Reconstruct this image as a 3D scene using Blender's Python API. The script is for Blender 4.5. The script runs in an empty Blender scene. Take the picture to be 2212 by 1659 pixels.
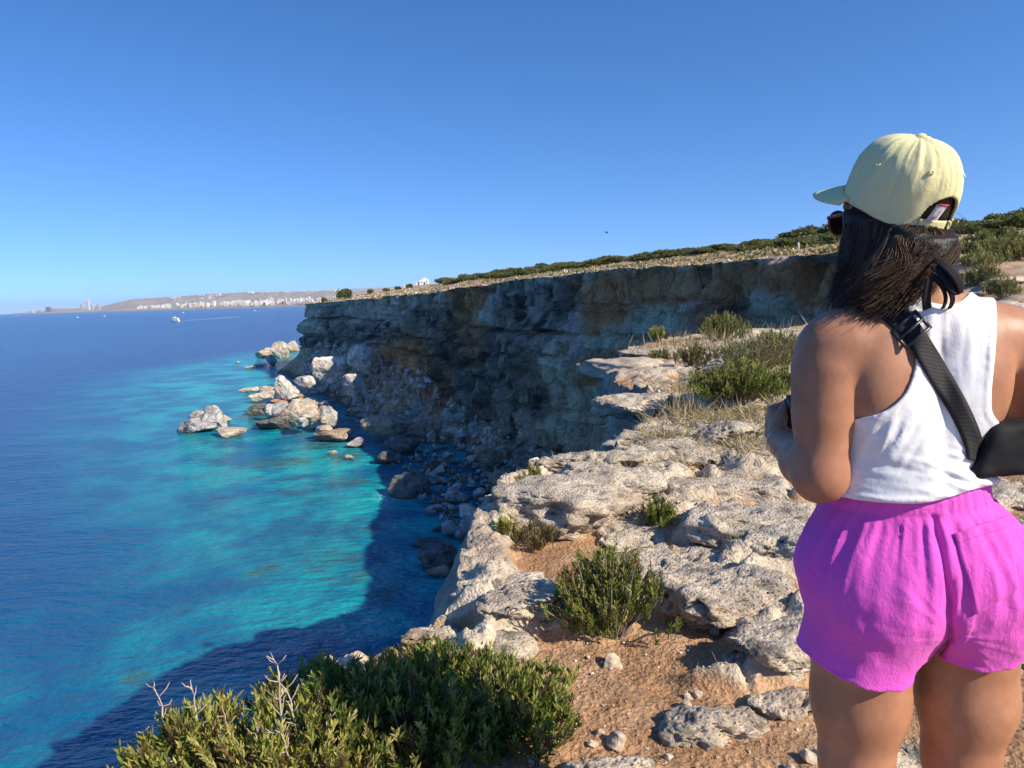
import bpy, math, random
import numpy as np
from mathutils import Matrix, Vector

random.seed(7)
R = math.radians
scene = bpy.context.scene
COL = scene.collection

# ---------------------------------------------------------------- camera
CAM_Z = 1.39
PITCH, ROLL = R(6.66), R(1.78)
F = 1597.6                       # focal length in units of a 2212-pixel-wide picture
_f = np.array([0, math.cos(PITCH), -math.sin(PITCH)])
_u0 = np.array([0, math.sin(PITCH), math.cos(PITCH)])
_r0 = np.array([1.0, 0, 0])
_r = math.cos(ROLL) * _r0 - math.sin(ROLL) * _u0
_u = math.cos(ROLL) * _u0 + math.sin(ROLL) * _r0
CAMP = np.array([0, 0, CAM_Z])
cam_d = bpy.data.cameras.new('camera')
cam = bpy.data.objects.new('camera', cam_d)
COL.objects.link(cam)
cam_d.lens, cam_d.sensor_width = 26.0, 36.0
cam_d.clip_start, cam_d.clip_end = 0.05, 90000
M4 = Matrix(((_r[0], _u[0], -_f[0], 0), (_r[1], _u[1], -_f[1], 0), (_r[2], _u[2], -_f[2], CAM_Z), (0, 0, 0, 1)))
cam.matrix_world = M4
scene.camera = cam
HAZE = 4.0e-5
SEA = -16.0
K = (CAM_Z - SEA) / 26.39          # scale of everything measured across the water

# ---------------------------------------------------------------- light
SUN_AZ, SUN_EL = 124.0, 33.0     # clockwise from the view direction (+y)
world = bpy.data.worlds.new('World')
scene.world = world
world.use_nodes = True
wn = world.node_tree.nodes; wl = world.node_tree.links
wn.clear()
sky = wn.new('ShaderNodeTexSky')
sky.sky_type = 'NISHITA'; sky.sun_disc = False
sky.sun_elevation = R(SUN_EL); sky.sun_rotation = R(SUN_AZ)
sky.air_density = 1.0; sky.dust_density = 0.0; sky.ozone_density = 6.0; sky.altitude = 20
# the sky is read a little above the true direction, so that the haze band low over the sea stays blue
tc = wn.new('ShaderNodeTexCoord'); mp = wn.new('ShaderNodeMapping')
mp.inputs['Scale'].default_value = (1, 1, 1.25); mp.inputs['Location'].default_value = (0, 0, 0.10)
wl.new(tc.outputs['Generated'], mp.inputs['Vector']); wl.new(mp.outputs['Vector'], sky.inputs['Vector'])
hs = wn.new('ShaderNodeHueSaturation')
hs.inputs['Saturation'].default_value = 1.16
bg = wn.new('ShaderNodeBackground'); bg.inputs['Strength'].default_value = 0.15
wo = wn.new('ShaderNodeOutputWorld')
wl.new(sky.outputs['Color'], hs.inputs['Color']); tint = wn.new('ShaderNodeMix'); tint.data_type = 'RGBA'; tint.blend_type = 'MULTIPLY'; tint.inputs[0].default_value = 1.0
tint.inputs[7].default_value = (1.06, 0.96, 1.02, 1)
wl.new(hs.outputs['Color'], tint.inputs[6]); wl.new(tint.outputs[2], bg.inputs['Color'])
wl.new(bg.outputs['Background'], wo.inputs['Surface'])
sd = bpy.data.lights.new('sun', 'SUN'); sd.energy = 5.0; sd.angle = R(0.53); sd.color = (1.0, 0.89, 0.73)
sun = bpy.data.objects.new('sun', sd); COL.objects.link(sun)
SUN = np.array([math.sin(R(SUN_AZ)) * math.cos(R(SUN_EL)), math.cos(R(SUN_AZ)) * math.cos(R(SUN_EL)), math.sin(R(SUN_EL))])
sun.rotation_euler = Vector(SUN).to_track_quat('Z', 'Y').to_euler()
sun.location = (20, -20, 30)
vs = scene.view_settings
vs.view_transform = 'Standard'; vs.look = 'None'; vs.exposure = 0.40; vs.gamma = 1.0; vs.use_curve_mapping = False
scene.cycles.max_bounces = 6
scene.cycles.diffuse_bounces = 3
scene.cycles.use_denoising = True

# ---------------------------------------------------------------- measuring
def at(px, py, D):
    return CAMP + D * (_f + (px - 1106) / F * _r - (py - 829.5) / F * _u)
def gp(px, py, z=0.0):
    d = _f + (px - 1106) / F * _r - (py - 829.5) / F * _u
    return CAMP + d * ((z - CAM_Z) / d[2])
def proj(P):
    Q = P - CAMP
    dd = Q @ _f
    return 1106 + F * (Q @ _r) / dd, 829.5 - F * (Q @ _u) / dd, dd

# ---------------------------------------------------------------- noise
_rs = np.random.RandomState(3)
_G = _rs.normal(size=(256, 3)); _G = (_G / np.linalg.norm(_G, axis=1)[:, None]).astype(np.float32)
_P = np.concatenate([_rs.permutation(256)] * 3).astype(np.int32)
def perlin(P, seed=0):
    P = np.asarray(P, np.float32) + np.float32(seed * 17.31)
    I = np.floor(P).astype(np.int32); f = P - I; I &= 255
    w = f * f * f * (f * (f * 6 - 15) + 10)
    out = 0
    for dx in (0, 1):
        a = _P[(I[:, 0] + dx) & 255]; wx = w[:, 0] if dx else 1 - w[:, 0]
        for dy in (0, 1):
            b = _P[a + ((I[:, 1] + dy) & 255)]; wy = wx * (w[:, 1] if dy else 1 - w[:, 1])
            for dz in (0, 1):
                g = _G[_P[b + ((I[:, 2] + dz) & 255)]]
                wz = wy * (w[:, 2] if dz else 1 - w[:, 2])
                out = out + wz * (g[:, 0] * (f[:, 0] - dx) + g[:, 1] * (f[:, 1] - dy) + g[:, 2] * (f[:, 2] - dz))
    return out * 1.5
def fbm(P, octs=4, seed=0, gain=0.5, lac=2.03):
    P = np.asarray(P, np.float32)
    s, a, t = 0, 1.0, 0.0
    for o in range(octs):
        s = s + a * perlin(P * lac ** o, seed + o * 3); t += a; a *= gain
    return s / t * 1.4
def ridged(P, octs=4, seed=0, gain=0.5):
    P = np.asarray(P, np.float32)
    s, a, t = 0, 1.0, 0.0
    for o in range(octs):
        s = s + a * (1 - 2 * np.abs(perlin(P * 2.07 ** o, seed + o * 5))); t += a; a *= gain
    return s / t
def worley(P, seed=0):
    """F1 and F2 distances"""
    P = np.asarray(P, np.float32) + np.float32(seed * 9.7)
    I = np.floor(P).astype(np.int32)
    f1 = np.full(len(P), 9.0, np.float32); f2 = f1.copy()
    for dx in (-1, 0, 1):
        for dy in (-1, 0, 1):
            for dz in (-1, 0, 1):
                J = I + np.array([dx, dy, dz], np.int32)
                h = _P[_P[_P[J[:, 0] & 255] + (J[:, 1] & 255)] + (J[:, 2] & 255)]
                q = J + 0.5 + 0.6 * _G[h]
                d = np.sqrt(((q - P) ** 2).sum(1))
                f2 = np.minimum(np.maximum(f1, d), f2); f1 = np.minimum(f1, d)
    return f1, f2
def sst(a, b, x):
    t = np.clip((x - a) / (b - a), 0, 1); return t * t * (3 - 2 * t)
def mix(a, b, t):
    t = np.asarray(t)
    if np.ndim(a) or np.ndim(b):
        a = np.asarray(a, float); b = np.asarray(b, float)
        if t.ndim == 1 and (a.ndim == 2 or b.ndim == 2 or a.shape == (3,)):
            t = t[:, None]
    return a * (1 - t) + b * t

# ---------------------------------------------------------------- object helpers
def mesh(name, V, Fc, colors=None, smooth=True, attrs=None):
    me = bpy.data.meshes.new(name)
    V = np.ascontiguousarray(V, np.float32)
    if isinstance(Fc, np.ndarray):
        n, k = Fc.shape
        me.vertices.add(len(V)); me.vertices.foreach_set('co', V.ravel())
        me.loops.add(n * k); me.loops.foreach_set('vertex_index', np.ascontiguousarray(Fc, np.int32).ravel())
        me.polygons.add(n); me.polygons.foreach_set('loop_start', np.arange(0, n * k, k, dtype=np.int32))
        try: me.polygons.foreach_set('loop_total', np.full(n, k, np.int32))
        except Exception: pass
    else:
        me.from_pydata(V.tolist(), [], Fc)
    me.update(calc_edges=True)
    me.polygons.foreach_set('use_smooth', np.full(len(me.polygons), smooth))
    if colors is not None:
        a = me.attributes.new('Col', 'FLOAT_COLOR', 'POINT')
        c = np.ones((len(V), 4), np.float32); c[:, :3] = colors
        a.data.foreach_set('color', c.ravel())
    for k_, v_ in (attrs or {}).items():
        a = me.attributes.new(k_, 'FLOAT', 'POINT'); a.data.foreach_set('value', np.ascontiguousarray(v_, np.float32))
    me.validate()
    return me
def link(name, me, mat=None, parent=None, label=None, cat=None, group=None, kind=None):
    o = bpy.data.objects.new(name, me); COL.objects.link(o)
    if mat is not None and me is not None and not me.materials: me.materials.append(mat)
    if parent is not None: o.parent = parent
    if label: o['label'] = label
    if cat: o['category'] = cat
    if group: o['group'] = group
    if kind: o['kind'] = kind
    return o
def empty(name, loc, label, cat, group=None):
    o = link(name, None, None, None, label, cat, group); o.location = loc; o.empty_display_size = 0.1
    return o
def grid_faces(nr, nc, wrap=False):
    i = np.arange(nr - 1)[:, None]; j = np.arange(nc if wrap else nc - 1)[None, :]
    j2 = (j + 1) % nc
    a = i * nc + j; b = i * nc + j2; c = (i + 1) * nc + j2; d = (i + 1) * nc + j
    return np.stack([a, b, c, d], -1).reshape(-1, 4)
class Geo:
    """collects pieces of one mesh"""
    def __init__(s): s.V = []; s.F = []; s.C = []; s.n = 0
    def add(s, V, Fc, c=None):
        V = np.asarray(V, np.float32)
        s.V.append(V); s.F += [tuple(int(i) + s.n for i in f) for f in Fc]; s.n += len(V)
        if c is not None: s.C.append(np.broadcast_to(np.asarray(c, np.float32), (len(V), 3)))
    def box(s, c, d, rz=0.0, col=None, taper=0.0):
        x, y, z = np.asarray(d) / 2.0; t = 1 - taper
        V = np.array([[-x, -y, -z], [x, -y, -z], [x, y, -z], [-x, y, -z], [-x * t, -y * t, z], [x * t, -y * t, z], [x * t, y * t, z], [-x * t, y * t, z]])
        cs, sn = math.cos(rz), math.sin(rz)
        V = V @ np.array([[cs, sn, 0], [-sn, cs, 0], [0, 0, 1]]) + np.asarray(c)
        s.add(V, [(0, 3, 2, 1), (4, 5, 6, 7), (0, 1, 5, 4), (1, 2, 6, 5), (2, 3, 7, 6), (3, 0, 4, 7)], col)
    def tube(s, pts, rad, k=6, col=None, cap=True):
        pts = np.asarray(pts, float); n = len(pts); rad = np.broadcast_to(rad, (n,))
        T = np.gradient(pts, axis=0); T /= np.linalg.norm(T, axis=1)[:, None] + 1e-9
        ref = np.array([0, 0, 1.0]) if abs(T[0][2]) < 0.9 else np.array([1.0, 0, 0])
        U = np.cross(T, ref); U /= np.linalg.norm(U, axis=1)[:, None] + 1e-9
        W = np.cross(T, U)
        a = np.linspace(0, 2 * np.pi, k, endpoint=False)
        V = pts[:, None] + rad[:, None, None] * (np.cos(a)[None, :, None] * U[:, None] + np.sin(a)[None, :, None] * W[:, None])
        Fc = grid_faces(n, k, True).tolist()
        if cap: Fc += [tuple(range(k - 1, -1, -1)), tuple((n - 1) * k + i for i in range(k))]
        s.add(V.reshape(-1, 3), Fc, col)
    def mesh(s, name, smooth=True):
        return mesh(name, np.concatenate(s.V), s.F, np.concatenate(s.C) if s.C and sum(map(len, s.C)) == s.n else None, smooth)

# ---------------------------------------------------------------- materials
class MatB:
    def __init__(s, name):
        s.m = bpy.data.materials.new(name); s.m.use_nodes = True
        s.t = s.m.node_tree; s.t.nodes.clear()
        s.out = s.t.nodes.new('ShaderNodeOutputMaterial')
    def n(s, typ, props=None, **inp):
        x = s.t.nodes.new('ShaderNode' + typ)
        for k, v in (props or {}).items(): setattr(x, k, v)
        for k, v in inp.items():
            k = k.replace('_', ' ')
            if k.startswith('i') and k[1:].isdigit(): k = int(k[1:])
            s.set(x, k, v)
        return x
    def set(s, x, k, v):
        if isinstance(v, bpy.types.NodeSocket): s.t.links.new(v, x.inputs[k])
        else: x.inputs[k].default_value = v
    def pos(s): return s.n('NewGeometry').outputs['Position']
    def obj(s): return s.n('TexCoord').outputs['Object']
    def attr(s, name): return s.n('Attribute', {'attribute_name': name})
    def noise(s, vec, scale, detail=4.0, rough=0.55, out='Fac'):
        return s.n('TexNoise', None, Vector=vec, Scale=scale, Detail=detail, Roughness=rough).outputs[out]
    def vor(s, vec, scale, feature='F1', out='Distance'):
        return s.n('TexVoronoi', {'feature': feature}, Vector=vec, Scale=scale).outputs[out]
    def ramp(s, fac, stops):
        x = s.n('ValToRGB', None, Fac=fac); e = x.color_ramp.elements
        while len(e) < len(stops): e.new(0.5)
        for el, (p, c) in zip(e, stops):
            el.position = p; el.color = (c, c, c, 1) if isinstance(c, (int, float)) else (*c, 1)
        return x.outputs['Color']
    def mixc(s, fac, a, b, blend='MIX'):
        x = s.n('Mix', {'data_type': 'RGBA', 'blend_type': blend})
        s.set(x, 0, fac); s.set(x, 6, a if not isinstance(a, tuple) else (*a, 1)); s.set(x, 7, b if not isinstance(b, tuple) else (*b, 1))
        return x.outputs[2]
    def math(s, op, a, b=0.0, c=None):
        x = s.n('Math', {'operation': op}); s.set(x, 0, a); s.set(x, 1, b)
        if c is not None: s.set(x, 2, c)
        return x.outputs[0]
    def scale(s, vec, v):
        return s.n('Mapping', None, Vector=vec, Scale=v).outputs[0]
    def bump(s, h, strength=0.5, dist=0.01, normal=None):
        x = s.n('Bump', None, Height=h, Strength=strength, Distance=dist)
        if normal is not None: s.set(x, 'Normal', normal)
        return x.outputs[0]
    def bsdf(s, color, rough=0.8, normal=None, spec=0.3, **kw):
        x = s.n('BsdfPrincipled'); s.set(x, 'Base Color', color if not isinstance(color, tuple) else (*color, 1))
        s.set(x, 'Roughness', rough); s.set(x, 'Specular IOR Level', spec)
        if normal is not None: s.set(x, 'Normal', normal)
        for k, v in kw.items(): s.set(x, k.replace('_', ' '), v)
        return x.outputs[0]
    def done(s, sh):
        s.t.links.new(sh, s.out.inputs['Surface']); return s.m
def simple(name, color, rough=0.6, spec=0.3, **kw):
    b = MatB(name)
    nz = b.noise(b.obj(), 40.0, 3)
    c = b.mixc(nz, tuple(v * 0.88 for v in color), tuple(min(1, v * 1.1) for v in color))
    return b.done(b.bsdf(c, rough, None, spec, **kw))
# ================================================================ SETTING
# ---------------------------------------------------------------- shape of the land
# rim of the cliffs, from behind the viewer, along the near edge, round the cove and out to the headland
near_rim = [(-6, -40, 0), (-5, -14, 0), (-3.2, -4, 0), (-2.2, 0, 0)]
def P3(px, py, z=0.0):
    p = gp(px, py, z); return (p[0], p[1], z)
near_rim += [(-1.42, 1.3, -0.1), (-0.98, 2.02, -0.05), (-0.60, 2.72, 0.0), P3(985, 1330), P3(1003, 1245, .05), P3(1040, 1150), P3(1085, 1085), P3(1105, 1045, .05),
             P3(1190, 1025), P3(1290, 1030), P3(1345, 1010), P3(1352, 985), P3(1400, 935), P3(1465, 900), P3(1470, 878), P3(1410, 850),
             P3(1345, 822), P3(1338, 790), P3(1352, 762), P3(1400, 741), P3(1500, 730), P3(1620, 722), P3(1730, 712)]
near_rim += [(11.5, 26.0, 0.3), (13.0, 26.8, 1.1), (13.9, 27.6, 2.0)]
far_px = [(1900, 540, 44), (1820, 545, 47), (1740, 553, 52), (1650, 560, 59), (1570, 568, 68), (1500, 572, 77), (1400, 581, 89), (1300, 588, 102), (1215, 597, 111),
          (1130, 605, 120), (1060, 616, 131), (1000, 624, 140), (950, 632, 152), (900, 637, 165), (820, 645, 205), (740, 651, 258), (690, 655, 285), (664, 658, 292)]
far_rim = [tuple(at(a, b, c * K)) for a, b, c in far_px]
back_rim = [(-78, 312, 2.0), (-62, 345, 2.4), (-70, 400, 2.5), (-50, 470, 3), (40, 540, 4), (200, 560, 8), (420, 560, 12)]
back_rim = [(a * K, b * K, c) for a, b, c in back_rim]
RIM0 = np.array(near_rim + far_rim + back_rim, float)

def catmull(P, step_fn):
    out = []
    for i in range(len(P) - 1):
        p0, p1, p2, p3 = P[max(i - 1, 0)], P[i], P[i + 1], P[min(i + 2, len(P) - 1)]
        L = np.linalg.norm(p2 - p1); n = max(2, int(L / step_fn(0.5 * (p1 + p2))))
        for t in np.linspace(0, 1, n, endpoint=False):
            m1 = (p2 - p0) * 0.35; m2 = (p3 - p1) * 0.35
            # limit the tangents on short spans beside long ones
            m1 *= min(1, L / (np.linalg.norm(m1) + 1e-6)); m2 *= min(1, L / (np.linalg.norm(m2) + 1e-6))
            h = t * t * (3 - 2 * t)
            out.append(p1 * (1 - h) + p2 * h + (t ** 3 - 2 * t ** 2 + t) * m1 + (t ** 3 - t ** 2) * m2)
    out.append(P[-1]); return np.array(out)
def dens(p):
    r = np.hypot(p[0], p[1]); return max(0.035, 0.0033 * r) if p[1] > -2 else 0.6
RS = catmull(RIM0, dens)
_keep = np.r_[True, np.linalg.norm(np.diff(RS[:, :2], axis=0), axis=1) > 1e-4]; RS = RS[_keep]
rr = np.hypot(RS[:, 0], RS[:, 1])
sarc = np.r_[0, np.cumsum(np.linalg.norm(np.diff(RS[:, :2], axis=0), axis=1))]
def smooth_line(A, s, w):
    out = np.empty_like(A)
    for i in range(len(A)):
        k = np.exp(-((s - s[i]) / w[i]) ** 2); out[i] = (A * k[:, None]).sum(0) / k.sum()
    return out
RSM = smooth_line(RS, sarc, np.clip(0.05 * rr, 0.35, 6.0))
T = np.gradient(RSM[:, :2], axis=0); T /= np.linalg.norm(T, axis=1)[:, None]
NRM = np.stack([-T[:, 1], T[:, 0]], 1)          # towards the sea (left of the way along the rim)
# jagged rim
amp = np.clip(0.02 * rr, 0.04, 1.1)
q3 = np.stack([sarc, sarc * 0, sarc * 0], 1)
jag = fbm(q3 / np.clip(0.09 * rr, 0.5, 7)[:, None], 5, 11, 0.6) * amp + ridged(q3 / 1.7, 4, 21, 0.7) * np.clip(rr / 70, 0, 0.8)
RIM = RS.copy(); RIM[:, :2] += NRM * jag[:, None]
LAND = np.vstack([RIM[:, :2], [[900, 560], [900, -40], [20, -60]]])

def inside_poly(x, y, poly):
    res = np.zeros(len(x), bool)
    x0, y0 = poly[:, 0], poly[:, 1]; x1, y1 = np.roll(x0, -1), np.roll(y0, -1)
    for a, b, c, d in zip(x0, y0, x1, y1):
        m = ((b > y) != (d > y))
        if not m.any(): continue
        xi = (c - a) * (y[m] - b) / (d - b + 1e-12) + a
        res[m] ^= x[m] < xi
    return res
def near_rim_pt(x, y, line):
    """distance to a polyline and closest point on it"""
    A = line[:-1]; B = line[1:]; D = B - A; L2 = (D ** 2).sum(1) + 1e-12
    best = np.full(len(x), 1e9); bp = np.zeros((len(x), 2)); bi = np.zeros(len(x), int)
    for c0 in range(0, len(x), 4000):
        p = np.stack([x[c0:c0 + 4000], y[c0:c0 + 4000]], 1)
        t = np.clip(((p[:, None] - A[None]) * D[None]).sum(2) / L2, 0, 1)
        q = A[None] + t[..., None] * D[None]
        d = ((p[:, None] - q) ** 2).sum(2); k = d.argmin(1); r = np.arange(len(p))
        best[c0:c0 + 4000] = np.sqrt(d[r, k]); bp[c0:c0 + 4000] = q[r, k]; bi[c0:c0 + 4000] = k
    return best, bp, bi

# heights: smooth surface through measured points
ctrl = [(0, 0, 0), (1, 1.5, 0), (3, 0, 0.05), (2, 4, 0), (1.5, 7, 0), (4, 8, 0.1), (3, 12, 0), (4.5, 18, 0), (8, 22, 0.0), (7, 4, 0.25), (10, 10, 0.35), (10.5, 16, 0.6), (13.1, 20.2, 1.0), (15.7, 24.2, 1.5), (18.3, 28, 2.0), (20, 20, 1.6),
        (14, 0, 1.0), (30, 10, 2.2), (-3, -4, 0), (-4, -14, 0), (5, -15, 0.5), (40, -20, 4)]
ctrl += [tuple(p) for p in near_rim[::3] + near_rim[-4:] + far_rim + back_rim]
for px, py, D in [(2150, 560, 48), (2150, 535, 62), (2212, 515, 72), (2150, 505, 95), (2100, 520, 80), (2212, 492, 130), (1800, 535, 80), (1800, 526, 120),
                  (1650, 545, 98), (1650, 530, 135), (1500, 562, 110), (1500, 553, 150), (1300, 582, 128), (1300, 572, 190), (1130, 598, 150), (1130, 590, 215), (1000, 612, 200),
                  (1000, 608, 300), (912, 616, 380), (870, 622, 370), (820, 632, 330), (780, 634, 360), (740, 640, 320), (700, 648, 305), (1300, 580, 300), (1600, 550, 260), (1900, 504, 260), (2212, 482, 280)]:
    ctrl.append(tuple(at(px, py, D * K)))
CT = np.array(ctrl)
_A = np.sqrt(((CT[:, None, :2] - CT[None, :, :2]) ** 2).sum(2) + 0.25)
_n = len(CT); _M = np.zeros((_n + 3, _n + 3)); _M[:_n, :_n] = _A + np.diag(np.full(_n, -0.4) * 1)
_M[:_n, _n] = 1; _M[:_n, _n + 1:] = CT[:, :2]; _M[_n, :_n] = 1; _M[_n + 1:, :_n] = CT[:, :2].T
_w = np.linalg.solve(_M, np.r_[CT[:, 2], 0, 0, 0])
def base_z(x, y):
    x = np.atleast_1d(np.asarray(x, float)); y = np.atleast_1d(np.asarray(y, float))
    out = _w[_n] + _w[_n + 1] * x + _w[_n + 2] * y
    for i in range(_n):
        out = out + _w[i] * np.sqrt((x - CT[i, 0]) ** 2 + (y - CT[i, 1]) ** 2 + 0.25)
    return out
# bare soil (px, py of the centre, half width and half depth in metres)
SOIL = []
for px, py, a, b in [(1300, 1500, .42, .52), (1210, 1420, .3, .16), (1430, 1370, .26, .12), (1250, 1640, .4, .3), (1480, 1640, .5, .25), (1450, 1430, .3, .2), (1560, 1150, .32, .12), (1460, 1250, .25, .1),
                     (1650, 1700, .5, .35), (1480, 960, .35, .3), (1570, 905, .6, .35), (2150, 1080, .5, .35), (1950, 1600, .5, .4), (2200, 1500, .6, .5), (1600, 850, .9, 1.2), (1750, 1300, .3, .2)]:
    g = gp(px, py); SOIL.append((g[0], g[1], a, b))
SOIL.append((.80, 1.42, .34, .28))      # level ground where she stands
def soil_mask(x, y):
    m = np.zeros_like(x)
    wob = fbm(np.stack([x * 2.4, y * 2.4, x * 0], 1), 3, 5) * 0.45
    for cx, cy, a, b in SOIL:
        d = np.sqrt(((x - cx) / a) ** 2 + ((y - cy) / b) ** 2) + wob
        m = np.maximum(m, 1 - sst(0.75, 1.15, d))
    return m
def rock_amount(x, y):
    r = np.hypot(x, y)
    P = np.stack([x, y, 0 * x], 1)
    n = fbm(P * 0.9, 4, 31, 0.55) + 0.35 * fbm(P * 3.1, 3, 37)
    m = sst(-0.22, 0.16, n + np.where(r < 16, 0.0, -0.04))
    m = m * (1 - soil_mask(x, y))
    return m
def ground(x, y, want=False):
    x = np.atleast_1d(np.asarray(x, float)); y = np.atleast_1d(np.asarray(y, float))
    r = np.hypot(x, y); P = np.stack([x, y, 0 * x], 1)
    z = base_z(x, y)
    m = rock_amount(x, y)
    fade = 1 / (1 + (r / 30) ** 2)
    f1, f2 = worley(P * np.array([2.2, 1.7, 1]) + 0.5 * np.stack([fbm(P * 1.5, 2, 3), fbm(P * 1.5, 2, 4), 0 * x], 1), 2)
    slab = sst(0.02, 0.22, f2 - f1) * 0.055 + 0.03
    rel = m * (slab + 0.06 * ridged(P * 3.6, 4, 41, 0.66) + 0.05 * fbm(P * 1.3, 3, 43))
    g1, g2 = worley(P * 11.0 + 0.6 * np.stack([fbm(P * 6, 2, 3), fbm(P * 6, 2, 4), 0 * x], 1), 5)
    rel = rel - m * 0.045 * sst(0.42, 0.1, g1) * sst(-0.2, 0.2, fbm(P * 2.3, 2, 47))
    rel = rel + m * (0.05 * np.abs(fbm(P * 7.5, 4, 44, 0.62)) + 0.024 * ridged(P * 15, 3, 45, 0.65)) * sst(18, 9, r)
    soil = (1 - m) * (0.012 * fbm(P * 6, 4, 51, 0.6) + 0.006 * fbm(P * 34, 2, 53))
    far = sst(18, 60, r) * (0.28 * fbm(P * 0.16, 4, 57, 0.6) + 0.16 * ridged(P * 0.5, 3, 58))
    z = z + rel * (0.25 + 0.75 * fade) + soil * fade + far
    return (z, m) if want else z
def gz(x, y):
    h_ = GBVH.ray_cast(Vector((x, y, 60.0)), Vector((0, 0, -1)))[0]
    return h_.z if h_ is not None else float(base_z(x, y)[0])
def hit(px, py):
    D = np.geomspace(1.3, 420, 700)
    P = CAMP + D[:, None] * (_f + (px - 1106) / F * _r - (py - 829.5) / F * _u)
    g = base_z(P[:, 0], P[:, 1]) + 0.03
    k = np.argmax(P[:, 2] < g)
    if not (P[:, 2] < g).any(): k = len(D) - 1
    return P[k, 0], P[k, 1], D[k]

def nrow(a): return np.asarray(a)
# ---------------------------------------------------------------- ground sheet
def build_ground():
    rad = np.concatenate([np.geomspace(0.55, 1.2, 40, endpoint=False), np.geomspace(1.2, 20, 520, endpoint=False), np.geomspace(20, 640, 420)])
    ang = np.concatenate([np.radians(np.linspace(-178, -46, 34, endpoint=False)), np.radians(np.linspace(-46, 40, 330, endpoint=False)), np.radians(np.linspace(40, 178, 36))])
    nr, nc = len(rad), len(ang)
    Rr, A = np.meshgrid(rad, ang, indexing='ij')
    x = (Rr * np.sin(A)).ravel(); y = (Rr * np.cos(A)).ravel()
    ins = inside_poly(x, y, LAND)
    Fc = grid_faces(nr, nc)
    use = ins[Fc].any(1)
    Fc = Fc[use][:, ::-1]
    used = np.zeros(len(x), bool); used[Fc.ravel()] = True
    out = used & ~ins
    dist, bp, _ = near_rim_pt(x[out], y[out], RIM[:, :2])
    far_off = np.zeros(len(x), bool); far_off[np.nonzero(out)[0]] = dist > 0.08 * np.hypot(x[out], y[out]) + 0.3
    x[out], y[out] = bp[:, 0], bp[:, 1]
    Fc = Fc[~far_off[Fc].any(1)]; used[:] = False; used[Fc.ravel()] = True
    idx = -np.ones(len(x), int); idx[used] = np.arange(used.sum()); Fc = idx[Fc]
    x, y = x[used], y[used]
    z, m = ground(x, y, True)
    r = np.hypot(x, y); P = np.stack([x, y, z], 1)
    # colours that belong to the ground itself
    soilc = mix((0.42, 0.235, 0.12), (0.51, 0.32, 0.185), sst(-.5, .5, fbm(P * 3, 3, 61)))
    rockc = mix((0.66, 0.555, 0.42), (0.44, 0.37, 0.285), sst(-0.1, 0.5, fbm(P * 1.7, 4, 63)))
    rockc = mix(rockc, (0.46, 0.34, 0.24), 0.6 * sst(0.0, 0.5, fbm(P * 0.8, 3, 65)))
    c = mix(soilc, rockc, sst(0.25, 0.6, m))
    dry = mix((0.48, 0.345, 0.18), (0.36, 0.30, 0.16), sst(-.4, .4, fbm(P * 0.09, 3, 67)))
    dry = mix(dry, (0.46, 0.28, 0.16), sst(0.05, 0.5, fbm(P * 0.05, 3, 68)))
    dry = mix(dry, (0.50, 0.43, 0.34), sst(0.15, 0.5, fbm(P * 0.33, 4, 69)))
    c = mix(c, dry, sst(20, 45, r))
    me = mesh('ground', P, Fc, c)
    return me
b = MatB('ground_soil_and_rock')
pos = b.pos()
col = b.attr('Col').outputs['Color']
n1 = b.noise(pos, 9, 6, .62); n2 = b.noise(pos, 60, 4, .6); n3 = b.vor(pos, 55)
col = b.mixc(1.0, col, b.ramp(n1, [(0.25, 0.62), (0.7, 1.22)]), 'MULTIPLY')
col = b.mixc(1.0, col, b.ramp(n2, [(0.3, 0.75), (0.7, 1.2)]), 'MULTIPLY')
h = b.math('ADD', b.math('MULTIPLY', n1, 1.4), b.math('ADD', n2, b.math('MULTIPLY', n3, 0.5)))
M_GROUND = b.done(b.bsdf(col, 0.95, b.bump(h, 0.7, 0.02), 0.15))
from mathutils.bvhtree import BVHTree
_go = link('ground', build_ground(), M_GROUND, kind='structure')
bpy.context.view_layer.update()
GBVH = BVHTree.FromObject(_go, bpy.context.evaluated_depsgraph_get())

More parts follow.
